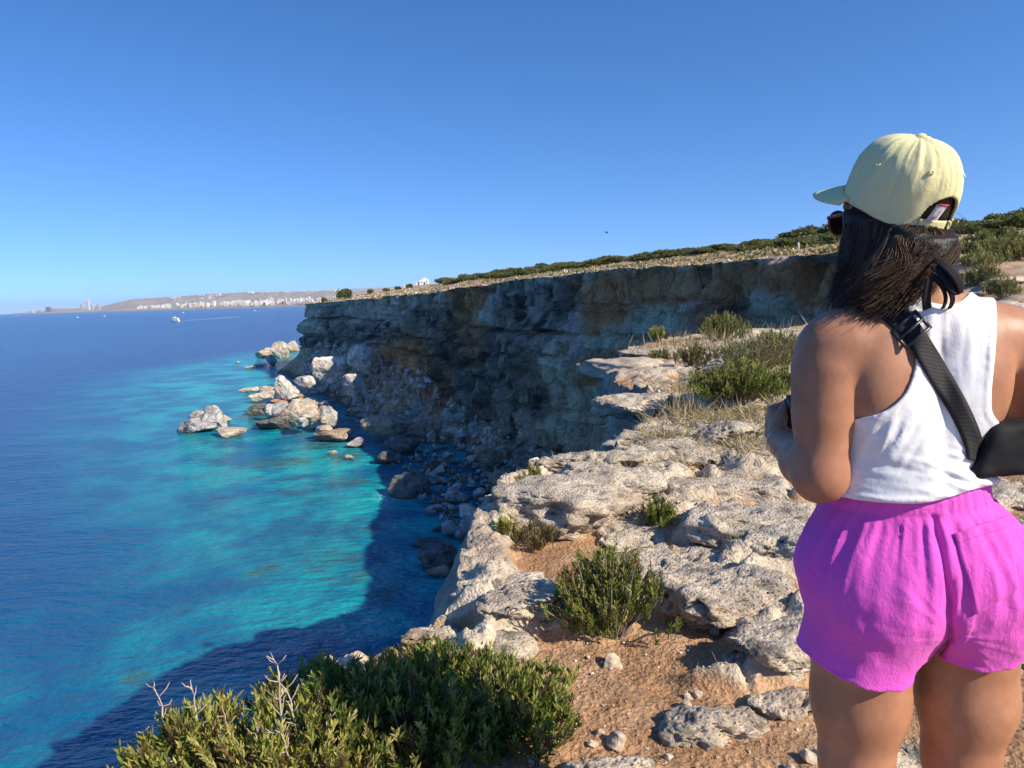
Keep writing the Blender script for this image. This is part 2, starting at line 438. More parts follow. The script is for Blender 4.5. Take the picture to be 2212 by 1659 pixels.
# ---------------------------------------------------------------- cliff wall
def scree_top(D, px):
    return np.interp(px, [0, 640, 700, 780, 860, 930, 1000, 1080, 1180, 1300, 1500], [-22, -20, -13, -13, -14.5, -15.5, -19.5, -21, -21.5, -22, -22]) * (16 / 25)
def build_cliff():
    i0 = np.argmin(np.abs(RS[:, 1] + 14)); 
    sel = np.arange(i0, len(RS)); sel = sel[RS[sel, 1] < 480 * K]
    rim = RIM[sel]; N = NRM[sel]; s = sarc[sel]; r = rr[sel]
    nc = len(sel)
    v = np.r_[-2, -1, np.linspace(0, 1, 170) ** 1.0]; nr = len(v)
    ztop = ground(rim[:, 0], rim[:, 1])
    zbot = SEA - 2.0
    px, py, dd = proj(np.column_stack([RSM[sel][:, :2], np.full(nc, -10)]))
    px = np.where((dd < 26) | (s > sarc[np.argmin(np.abs(RS[:, 0] + 80 * K))] + 8), 1400, px)
    st = scree_top(dd, px)
    farw = sst(20, 30, r)
    V = np.zeros((nr, nc, 3)); 
    for k in range(nr):
        if v[k] < 0:
            off = np.full(nc, v[k] * -1.0) * np.clip(r * 0.01, 0.08, 1.0) * -1.0
            z = ztop - np.clip(r * 0.004, 0.03, 0.4) * (-v[k])
            V[k, :, 0] = rim[:, 0] + N[:, 0] * off; V[k, :, 1] = rim[:, 1] + N[:, 1] * off; V[k, :, 2] = z
            continue
        z = ztop + (zbot - ztop) * v[k]
        V[k, :, 0] = rim[:, 0]; V[k, :, 1] = rim[:, 1]; V[k, :, 2] = z
    W = V[2:].reshape(-1, 3); vv = np.repeat(v[2:], nc); S = np.tile(s, nr - 2); RR = np.tile(r, nr - 2); ST = np.tile(st, nr - 2)
    NX = np.tile(N[:, 0], nr - 2); NY = np.tile(N[:, 1], nr - 2); FW = np.tile(farw, nr - 2); ZT = np.tile(ztop, nr - 2)
    JG = np.tile(jag[sel], nr - 2)
    z = W[:, 2]; dep = ZT - z
    P = np.column_stack([S, 0.0 * S, z]); Pk = P; P = P / K; Sk, zk, depk = S, z, dep; S, z, dep = S / K, z / K, dep / K; SE = SEA / K; ST = ST / K
    # broad buttresses and hollows
    edge = sst(0.0, 0.6, dep)
    big = 3.2 * fbm(P / np.array([26, 1, 16]), 4, 71, 0.55) * sst(0, 6, dep)
    med = 2.0 * ridged(P / np.array([6.0, 1, 15.0]), 3, 73) * edge + 0.8 * fbm(P / np.array([3.0, 1, 3.6]), 4, 75, 0.6) * edge
    # beds: ledges and shadow gaps that run along the wall
    zz = z + 1.0 * fbm(P / np.array([45, 1, 60]), 2, 77) + .25 * fbm(P / np.array([4, 1, 9]), 3, 78)
    bed = np.zeros_like(z)
    for zb, dpt, wdt in [(-3.2, 2.4, 0.34), (-6.4, 1.2, 0.26), (-9.8, 2.6, 0.7), (-14.5, 1.0, 0.35), (0.9, 0.7, 0.2)]:
        gate = sst(-0.45, 0.1, perlin(np.column_stack([S / 17, S * 0 + zb, S * 0]), 79))
        bed -= dpt * gate * np.exp(-((zz - zb) / wdt) ** 4)
    lay_ = np.floor(zz / 1.3); step = 0.55 * perlin(np.column_stack([S / 13 + lay_ * 7.3, S * 0, lay_ * 3.61]), 81) + 0.22 * ridged(P / np.array([3.5, 1, .8]), 3, 83)
    # upright cracks
    sx = S + 1.3 * fbm(P / np.array([6, 1, 5]), 3, 85)
    f1, f2 = worley(np.column_stack([sx / 5.5, S * 0, z / 15.0]), 87)
    crack = -2.8 * np.exp(-((f2 - f1) / 0.075) ** 2)
    blocks = 1.6 * (perlin(np.column_stack([np.floor(sx / 4.3) * 3.7, S * 0, np.floor(z / 5.2) * 2.3]), 89))
    off_far = big + med + bed + step * edge + crack * edge + blocks * sst(0, 4, dep)
    # undercut below the cap, wall leaning back lower down
    off_far -= 1.3 * edge + 0.2 * sst(0, 2, dep) - 2.6 * sst(5, 13, dep) * sst(-0.3, 0.3, perlin(np.column_stack([S / 35, S * 0, S * 0]), 91)) - JG * sst(0.5, 5, dep)
    # scree apron at the foot
    ap = np.clip(ST * 1.0 - z, 0, 20)
    off_far = off_far * (1 - 0.75 * sst(0, 2, ap)) + ap * (1.25 + 0.25 * fbm(P / 9, 2, 93)) + 0.5 * fbm(P / 1.7, 4, 95, .6) * sst(0, 2, ap)
    off_far = off_far * K; Pn = Pk; S, z, dep = Sk, zk, depk
    w1, w2 = worley(Pn * np.array([3.6, 1, 3.0]) + 0.3 * fbm(Pn * 2, 2, 96)[:, None], 97)
    off_near = 0.5 * fbm(Pn / np.array([2.4, 1, 3.0]), 4, 101, .6) * sst(0, 1.0, dep) + 0.22 * ridged(Pn * 1.1, 4, 103, .6) * sst(0, .5, dep) - 0.12 * sst(.35, .1, w1) * sst(0, .3, dep) \
        - 0.7 * sst(0.25, 2.4, dep) * sst(-0.4, 0.3, perlin(np.column_stack([S / 6, S * 0, S * 0]), 104)) + 2.0 * sst(6, 26, dep)
    off = off_near * (1 - FW) + off_far * FW
    W[:, 0] += NX * off; W[:, 1] += NY * off
    W[:, 2] += (1 - np.abs(vv * 2 - 1)) * 0.3 * fbm(P / 2.5, 2, 105) * FW
    V[2:] = W.reshape(nr - 2, nc, 3)
    V = V.reshape(-1, 3)
    # ---- colour of the rock: pale grey limestone, rusty falls, dark algae and soil stains
    px, py, dd = proj(W)
    grey = mix((0.62, 0.585, 0.53), (0.40, 0.39, 0.37), sst(-0.3, 0.5, fbm(P / np.array([5, 1, 7]), 4, 111, .6)))
    cream = mix((0.72, 0.61, 0.47), (0.58, 0.49, 0.39), sst(-0.4, 0.4, fbm(P / 4, 4, 113)))
    rust = mix((0.56, 0.25, 0.11), (0.68, 0.37, 0.19), sst(-0.4, 0.4, fbm(P / 2.5, 4, 115)))
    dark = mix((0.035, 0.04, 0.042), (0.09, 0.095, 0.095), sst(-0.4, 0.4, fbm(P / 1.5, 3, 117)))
    wob = fbm(P / np.array([5, 1, 6]), 4, 119, .6)
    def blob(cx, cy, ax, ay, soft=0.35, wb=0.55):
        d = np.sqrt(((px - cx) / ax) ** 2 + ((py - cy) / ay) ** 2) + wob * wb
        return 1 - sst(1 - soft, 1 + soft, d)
    c = mix(grey, cream, 0.55 * sst(0.0, 0.5, fbm(P / np.array([14, 1, 11]), 3, 121)))
    F_ = FW > 0.5
    pale = np.zeros(len(W)); ru = np.zeros(len(W)); dk = np.zeros(len(W))
    for a in [(1300, 900, 190, 130), (1380, 720, 110, 110), (1200, 940, 120, 60), (1700, 690, 160, 50), (1270, 1000, 150, 60)]: pale = np.maximum(pale, blob(*a))
    for a in [(1010, 640, 42, 45), (1000, 720, 40, 70), (880, 800, 95, 70), (870, 860, 70, 50), (1450, 620, 190, 38), (1650, 600, 170, 35), (1330, 800, 80, 45), (940, 880, 40, 60), (760, 870, 80, 50),
              (1550, 680, 70, 40), (1800, 620, 80, 60), (1300, 660, 60, 60), (640, 860, 40, 80)]: ru = np.maximum(ru, blob(*a))
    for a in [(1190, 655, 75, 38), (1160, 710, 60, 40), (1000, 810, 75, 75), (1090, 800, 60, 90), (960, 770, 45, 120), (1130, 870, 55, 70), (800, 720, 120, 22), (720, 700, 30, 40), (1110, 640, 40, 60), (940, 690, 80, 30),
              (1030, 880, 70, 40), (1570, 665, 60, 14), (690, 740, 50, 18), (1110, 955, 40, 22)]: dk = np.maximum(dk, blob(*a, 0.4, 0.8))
    c = mix(c, cream * 1.08, 0.9 * pale * F_); c = mix(c, rust, 0.92 * ru * F_)
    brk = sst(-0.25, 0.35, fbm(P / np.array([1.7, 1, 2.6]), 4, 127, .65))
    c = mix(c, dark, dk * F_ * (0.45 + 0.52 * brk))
    streak = sst(0.12, 0.6, fbm(P / np.array([1.0, 1, 9]), 4, 131, .6)) * sst(0, 3, dep) * (1 - pale) * 0.35
    c = mix(c, dark * 1.6, streak * F_)
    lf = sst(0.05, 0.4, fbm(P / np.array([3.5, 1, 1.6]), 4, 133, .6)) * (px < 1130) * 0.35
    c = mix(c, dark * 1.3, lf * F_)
    c = mix(c, mix((0.50, 0.36, 0.25), (0.56, 0.47, 0.37), sst(-.3, .3, wob)), 0.8 * sst(0, 1.5, ap) * F_)
    c = mix(c, (0.10, 0.09, 0.07), sst(SEA + 1.4, SEA + 0.5, z) * 0.8)
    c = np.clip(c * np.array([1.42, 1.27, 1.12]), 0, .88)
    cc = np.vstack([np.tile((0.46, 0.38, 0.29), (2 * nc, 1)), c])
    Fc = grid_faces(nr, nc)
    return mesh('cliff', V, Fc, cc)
b = MatB('cliff_limestone')
pos = b.pos()
col = b.attr('Col').outputs['Color']
n1 = b.noise(b.scale(pos, (1, 1, 0.6)), 1.1, 10, .72); n2 = b.noise(b.scale(pos, (1, 1, 1.6)), 4.5, 6, .65)
n3 = b.vor(b.scale(pos, (1, 1, .7)), 1.1, 'DISTANCE_TO_EDGE')
col = b.mixc(1.0, col, b.ramp(n1, [(0.34, 0.5), (0.45, 1.05), (0.56, 1.25), (0.68, 1.5)]), 'MULTIPLY')
col = b.mixc(1.0, col, b.ramp(n2, [(0.32, 0.68), (0.66, 1.22)]), 'MULTIPLY')
h = b.math('ADD', b.math('MULTIPLY', n1, 1.0), b.math('ADD', b.math('MULTIPLY', n2, 0.35), b.math('MULTIPLY', b.math('MINIMUM', n3, 0.12), 1.6)))
M_CLIFF = b.done(b.bsdf(col, 0.92, b.bump(h, 1.0, 1.0), 0.15))
link('cliff', build_cliff(), M_CLIFF, kind='structure')

# ---------------------------------------------------------------- sea
WATERLINE = np.array([(-8, -60), (-5, -14), (-3, 0), (-1.5, 8), (0, 18), (2, 30), (6, 48), (6, 70), (3, 85), (-8, 98), (-14, 112), (-26, 125), (-34, 140), (-50, 165), (-70, 200), (-100, 260), (-118, 320), (-110, 400), (-80, 520), (100, 620)], float)
WATERLINE[6:] *= K; WATERLINE[5] = (3, 26)
def build_sea():
    rad = np.concatenate([[0.5, 6], np.geomspace(10, 700, 330, endpoint=False), np.geomspace(700, 19000, 80)])
    ang = np.concatenate([np.radians(np.linspace(-180, -46, 24, endpoint=False)), np.radians(np.linspace(-46, 40, 250, endpoint=False)), np.radians(np.linspace(40, 180, 24, endpoint=False))])
    Rr, A = np.meshgrid(rad, ang, indexing='ij')
    x = (Rr * np.sin(A)).ravel(); y = (Rr * np.cos(A)).ravel()
    P = np.stack([x, y, 0 * x], 1)
    d, _, _ = near_rim_pt(x, y, WATERLINE)
    d = d + 6 * fbm(P / 15, 4, 141, .55) + 2.5 * fbm(P / 4, 3, 143)
    sh = 1 - sst(7, 45, d)
    px, py, _ = proj(np.stack([x, y, 0 * x + SEA], 1))
    sand = sst(0.0, 0.55, fbm(P / 9, 4, 145, .6) + 0.25) * sh
    wob = 0.5 * fbm(P / 5, 3, 147)
    reef = np.zeros_like(x)
    for cx, cy, a, c_ in [(575, 1235, 40, 22), (760, 1040, 55, 9), (300, 1465, 40, 20), (700, 1215, 38, 20), (800, 1140, 20, 10), (600, 1000, 90, 14), (640, 855, 60, 12), (560, 900, 60, 10), (740, 985, 60, 14), (700, 960, 70, 10), (450, 1540, 60, 22)]:
        g = gp(cx, cy, SEA); gx = gp(cx + a, cy, SEA); gy = gp(cx, cy - c_, SEA)
        dd = np.sqrt(((x - g[0]) / abs(gx[0] - g[0])) ** 2 + ((y - g[1]) / abs(gy[1] - g[1])) ** 2) + wob
        reef = np.maximum(reef, 1 - sst(0.5, 1.2, dd))
    reef = np.maximum(reef, 0.8 * sst(0.30, 0.55, fbm(P / 7, 4, 149, .6)) * sst(0.35, 0.8, sh))
    z = np.full_like(x, SEA)
    foam = np.zeros_like(x)
    for cx, cy, a, c_ in [(825, 1068, 16, 5), (850, 1076, 40, 5), (960, 1080, 30, 8), (1000, 1165, 20, 8), (930, 1185, 30, 4), (985, 1105, 26, 10)]:
        g = gp(cx, cy, SEA); gx = gp(cx + a, cy, SEA); gy = gp(cx, cy - c_, SEA)
        dd = np.sqrt(((x - g[0]) / abs(gx[0] - g[0])) ** 2 + ((y - g[1]) / abs(gy[1] - g[1])) ** 2)
        foam = np.maximum(foam, 1 - sst(0.3, 1.3, dd))
    return mesh('sea', np.stack([x, y, z], 1), grid_faces(len(rad), len(ang), True)[:, ::-1], None, True, {'shallow': sh, 'sand': sand, 'reef': reef, 'foam': foam})
b = MatB('sea_water')
pos = b.pos()
deep = b.mixc(b.noise(b.scale(pos, (0.004, 0.02, 1)), 1.0, 4, .6), (0.006, 0.046, 0.18), (0.012, 0.07, 0.23))
teal = b.mixc(b.attr('sand').outputs['Fac'], (0.004, 0.17, 0.30), (0.012, 0.41, 0.45))
col = b.mixc(b.attr('shallow').outputs['Fac'], deep, teal)
rf = b.math('MULTIPLY', b.attr('reef').outputs['Fac'], b.ramp(b.noise(pos, .55, 6, .7), [(.42, .25), (.58, 1.0)]))
col = b.mixc(rf, col, (0.05, 0.155, 0.15))
fm = b.math('MULTIPLY', b.attr('foam').outputs['Fac'], b.ramp(b.noise(pos, 3.2, 5, .7), [(.5, 0.0), (.62, 1.0)]))
col = b.mixc(fm, col, (0.75, 0.8, 0.8))
w0 = b.noise(b.scale(pos, (0.75, 1.25, 1)), 0.16, 3, .5)
w1 = b.noise(b.scale(pos, (0.7, 1.6, 1)), 0.75, 4, .55)
w2 = b.noise(b.scale(pos, (0.8, 1.5, 1)), 2.6, 3, .55)
h = b.math('ADD', b.math('MULTIPLY', w1, 0.75), b.math('ADD', b.math('MULTIPLY', w2, 0.26), b.math('MULTIPLY', w0, 1.3)))
nrm = b.bump(h, 1.0, 1.0)
M_SEA = b.done(b.bsdf(col, 0.18, nrm, 0.32, IOR=1.333))
link('sea', build_sea(), M_SEA, kind='structure')
# ================================================================ ROCKS
import bmesh
_ico = {}
def ico(n):
    if n not in _ico:
        bm = bmesh.new(); bmesh.ops.create_icosphere(bm, subdivisions=n, radius=1.0)
        _ico[n] = (np.array([v.co[:] for v in bm.verts], np.float32), np.array([[v.index for v in f.verts] for f in bm.faces], np.int32)); bm.free()
    return _ico[n][0].copy(), _ico[n][1]
def chiselled(seed, sub, planes=13, lo=0.52, hi=0.95):
    rs = np.random.RandomState(seed); V, Fc = ico(sub); V *= 1.15
    N = rs.normal(size=(planes, 3)); N /= np.linalg.norm(N, axis=1)[:, None]
    for n, d in zip(N, rs.uniform(lo, hi, planes)):
        V -= np.maximum(0, V @ n - d)[:, None] * n
    return V.astype(np.float32), Fc
def vnormals(V, Fc):
    n = np.zeros_like(V); tri = V[Fc]
    fn = np.cross(tri[:, 1] - tri[:, 0], tri[:, 2] - tri[:, 0])
    for k in range(3): np.add.at(n, Fc[:, k], fn)
    return n / (np.linalg.norm(n, axis=1)[:, None] + 1e-12)
def limestone_color(P, seed, warm=0.5, dark=0.75):
    c = mix((0.70, 0.595, 0.455), (0.50, 0.42, 0.325), sst(-0.25, 0.4, fbm(P * 5, 4, seed)))
    c = mix(c, (0.52, 0.37, 0.25), warm * sst(0.0, 0.45, fbm(P * 3.1, 3, seed + 1)))
    c = mix(c, (0.17, 0.155, 0.135), dark * sst(0.16, 0.42, fbm(P * 8, 4, seed + 2, .62)))
    return c
def karst_rock(name, seed, dims, sub=5, warm=0.5, flat=0.35):
    V, Fc = chiselled(seed, sub, 9, 0.5, 0.98)
    V[:, 2] = np.where(V[:, 2] > 0, V[:, 2] / (1 + flat * V[:, 2]), V[:, 2])
    P = V * np.array(dims) / 2.0
    n = vnormals(P, Fc)
    s = min(1.0, max(dims) / 0.6)
    off = 0.085 * s * fbm(P * 3.4 / s, 3, seed) + 0.085 * s * (ridged(P * 5.5 / s, 5, seed + 3, .66) - .3)
    f1, f2 = worley(P * 13 / s + 0.4 * fbm(P * 9, 2, seed + 4)[:, None], seed)
    off -= 0.055 * s * sst(0.42, 0.08, f1) * sst(-0.35, 0.15, fbm(P * 4, 2, seed + 5))
    f1, f2 = worley(P * 33 + 0.4 * fbm(P * 20, 2, seed + 6)[:, None], seed + 1)
    off -= 0.015 * sst(0.45, 0.1, f1)
    P = P + n * off[:, None]
    return mesh(name, P, Fc, limestone_color(P, seed, warm, .75 if sub > 3 else .0) * (1.0 if sub > 3 else .95))
b = MatB('karst_limestone')
pos = b.obj()
col = b.attr('Col').outputs['Color']
n1 = b.noise(pos, 24, 6, .65); n2 = b.noise(pos, 110, 4, .6); n3 = b.vor(pos, 46)
col = b.mixc(1.0, col, b.ramp(n1, [(0.3, 0.62), (0.62, 1.15)]), 'MULTIPLY')
col = b.mixc(1.0, col, b.ramp(n2, [(0.3, 0.8), (0.7, 1.18)]), 'MULTIPLY')
h = b.math('ADD', n1, b.math('ADD', b.math('MULTIPLY', n2, 0.45), b.math('MULTIPLY', b.math('MINIMUM', n3, 0.45), 1.0)))
M_KARST = b.done(b.bsdf(col, 0.93, b.bump(h, 0.95, 0.022), 0.12))

# (px, py of the foot, width, depth, height in metres, turn, warm, label)
OUT = [
    (1100, 1335, .46, .50, .30, .3, .4, 'cream pitted limestone outcrop on the cliff rim left of the green bush'),
    (985, 1425, .46, .34, .20, -.3, 1., 'smooth pinkish rock slab on the cliff rim behind the large dark samphire'),
    (1140, 1375, .34, .26, .16, .5, .6, 'low shaded rock on the rim between pinkish slab and pitted outcrop'),
    (890, 1448, .20, .18, .15, .8, 1., 'small pinkish rock poking out of the dark samphire at the rim'),
    (1200, 1150, .92, .75, .52, .2, .3, 'big pale jutting limestone block on the rim with a tiny green tuft'),
    (1300, 1090, .75, .6, .26, -.2, .3, 'flat pale limestone slab running inland from the jutting rim block'),
    (1265, 1035, .55, .4, .18, .1, .25, 'thin pale ridge of rock along the rim above the white boulders'),
    (1440, 975, 1.0, .7, .42, .25, .25, 'rough pale limestone ridge on the rim beside the dry grass hollow'),
    (1370, 1028, .7, .5, .34, .5, .2, 'craggy pale rock overhanging the shaded cliff below the dry grass'),
    (1350, 795, 1.6, 1.4, .5, .2, .3, 'pale weathered ledge at the tip of the grassy rock platform'),
    (1450, 770, 2.2, 1.7, .4, -.2, .35, 'flat pale rock platform under the tufts beyond the near bushes'),
    (1400, 880, 1.3, .9, .5, .4, .35, 'stained limestone step below the grassy rock platform'),
    (1640, 722, 2.6, 1.8, .4, .1, .3, 'long pale slab behind the grey green bush on the platform'),
    (1600, 1085, 1.1, .7, .36, -.15, .3, 'wide pale pitted outcrop beside the standing woman'),
    (1490, 1065, .5, .4, .2, .4, .3, 'squat pale rock next to the wide pitted outcrop'),
    (1660, 1190, .70, .52, .34, .2, .25, 'greyish pitted rock with deep holes next to pink shorts'),
    (1590, 1355, .62, .42, .30, -.1, .35, 'rounded pitted cream rock right of the green bush'),
    (1500, 1335, .26, .2, .12, .5, .6, 'small orange stained rock between green bush and rounded rock'),
    (1690, 1460, .34, .26, .20, .4, .4, 'dark sided rock lump half hidden by pink shorts'),
    (1620, 1425, .2, .16, .10, .9, .5, 'small low rock below the rounded pitted cream rock'),
    (1545, 1590, .30, .20, .14, .15, .4, 'jagged honeycombed rock lying alone on the orange soil'),
    (1700, 1530, .26, .2, .10, .7, .5, 'small jagged rock beside bare left thigh'),
    (1330, 1690, .26, .18, .09, .2, .8, 'low sandy coloured rock sunk in the orange soil'),
    (1600, 975, .8, .6, .34, .3, .35, 'pale rock in dry grass behind the hand'),
    (1530, 1010, .9, .6, .28, -.3, .3, 'pale rock shelf at the foot of the dry grass hollow'),
    (1450, 1235, .70, .45, .12, .1, .2, 'flat dark stained limestone pavement behind the green bush'),
    (1560, 1240, .62, .4, .16, .5, .3, 'broken limestone pavement with a dark hole'),
    (1380, 1170, .5, .4, .17, .6, .35, 'warm toned pale rock near the small green tuft'),
    (1770, 1230, .6, .5, .26, .2, .3, 'rock hidden partly by the pink shorts'),
    (2160, 1085, .7, .5, .24, .2, .4, 'pale rock below the black bag'),
    (2190, 1180, .55, .4, .22, .5, .4, 'pale stones beside the shorts pocket'),
    (2185, 1270, .46, .34, .2, .1, .3, 'grey rock in shade beside the shorts pocket'),
    (2200, 1420, .40, .3, .18, .4, .3, 'rock beside the right hem of the shorts'),
    (1970, 1655, .22, .18, .12, .4, .4, 'small pitted rock between the thighs'),
    (2110, 640, 2.6, 1.8, .5, .2, .4, 'pale weathered rock pavement behind right shoulder'),
    (2200, 665, 2.2, 1.6, .45, .6, .4, 'broken pale rock behind right shoulder near tuft'),
    (2230, 610, 3.0, 2.2, .5, .1, .4, 'wide bare rock pavement between dark green bushes'),
]
for i, (px, py, w, d, h, rz, warm, lab) in enumerate(OUT):
    x, y, D = hit(px, py)
    y += d * 0.3
    o = link('limestone_outcrop', karst_rock('limestone_outcrop', 200 + i * 7, (w, d, h * 1.55), 5 if D < 9 else 4, warm), M_KARST, None, lab, 'rock')
    o.location = (x, y, gz(x, y) + h * 0.02); o.scale = (1, 1, .52); o.rotation_euler = (0, 0, rz)

def boulder_mesh(name, seed, sub, tint, pitted=False):
    rs = np.random.RandomState(seed)
    V, Fc = chiselled(seed, sub, 17, 0.42, 0.9)
    n = vnormals(V, Fc)
    off = 0.08 * fbm(V * 1.3, 3, seed) + (0.13 if pitted else 0.08) * ridged(V * 3.3, 5, seed + 1, .62) + 0.02 * fbm(V * 13, 2, seed + 2)
    V = V + n * off[:, None]
    c = np.array(tint) * mix(0.72, 1.2, sst(-.4, .4, fbm(V * 2.4, 4, seed + 3, .6)))[:, None]
    c = mix(c, np.array((0.36, 0.20, 0.12)) * (tint[0] / .42), 0.5 * sst(.15, .5, fbm(V * 1.6, 3, seed + 4)))
    return mesh(name, V, Fc, c, False)
# loose stones on the soil and in the cracks
STV = [boulder_mesh('stone', 900 + i, 3, (0.50, 0.42, 0.32), True) for i in range(6)]
M_STONE = MatB('loose_stone'); M_STONE = M_STONE.done(M_STONE.bsdf(M_STONE.attr('Col').outputs['Color'], .92, None, .12))
for me_ in STV: me_.materials.append(M_STONE)
rs = np.random.RandomState(5)
n_st = 0
while n_st < 150:
    px = rs.uniform(1080, 2212); py = rs.uniform(880, 1700)
    x, y, D = hit(px, py)
    if not inside_poly(np.array([x]), np.array([y]), LAND)[0]: continue
    s = min(0.16, abs(rs.normal(0, 0.016)) * D ** 0.8 + 0.008)
    o = link('stone', STV[n_st % 6], None, None, 'small loose limestone stone lying on the orange soil among outcrops', 'stone', 'loose stones on the clifftop soil')
    o.location = (x, y, gz(x, y) + s * .12); o.scale = (s * .5, s * .42, s * .34); o.rotation_euler = (rs.uniform(-.4, .4), rs.uniform(-.4, .4), rs.uniform(0, 6.3)); n_st += 1
# bleached snail shells
def shell_mesh():
    g = Geo(); t = np.linspace(0, 5.2 * np.pi, 60); q = t / t[-1]
    rad = 0.42 * q; pts = np.stack([rad * np.cos(t), rad * np.sin(t), 0.55 * (1 - q)], 1)
    g.tube(pts, 0.05 + 0.24 * q, 8); return g.mesh('snail_shell')
SH = shell_mesh(); SH.materials.append(simple('bleached_shell', (0.78, 0.76, 0.72), 0.5))
for px, py in [(1268, 1385), (1243, 1418), (1279, 1440), (1300, 1423), (1245, 1552), (1325, 1625), (1340, 1598), (1487, 1396), (1470, 1405), (1318, 1432), (1395, 1402), (1310, 1420)]:
    x, y, D = hit(px, py)
    o = link('snail_shell', SH, None, None, 'bleached white snail shell on the bare orange soil', 'shell', 'white snail shells on the soil')
    s = rs.uniform(.007, .012); o.scale = (s, s, s); o.location = (x, y, gz(x, y) + s * .35); o.rotation_euler = (rs.uniform(-.7, .7), rs.uniform(-.7, .7), rs.uniform(0, 6))

# ---------------------------------------------------------------- boulders at the water
b = MatB('boulder_stone')
pos = b.pos()
col = b.attr('Col').outputs['Color']
n1 = b.noise(pos, 1.6, 8, .68); n2 = b.noise(pos, 7, 5, .6)
col = b.mixc(1.0, col, b.ramp(n1, [(0.3, 0.6), (0.65, 1.18)]), 'MULTIPLY')
zz = b.n('SeparateXYZ', None, Vector=pos).outputs[2]
wet = b.math('MULTIPLY_ADD', b.math('SUBTRACT', b.math('MULTIPLY_ADD', n1, 1.1, SEA - 0.1), zz), 2.2, 0.0)
wetc = b.n('Clamp', None, Value=wet).outputs[0]
col = b.mixc(wetc, col, (0.13, 0.095, 0.045))     # weed and wet band at the tide line
M_BOULDER = b.done(b.bsdf(col, 0.9, b.bump(b.math('ADD', n1, b.math('MULTIPLY', n2, .3)), .9, .35), .2))
TI = {'c': (0.62, 0.53, 0.41), 'g': (0.50, 0.48, 0.45), 'd': (0.20, 0.19, 0.18), 'r': (0.52, 0.28, 0.18), 'w': (0.72, 0.67, 0.60), 'b': (0.44, 0.33, 0.24)}
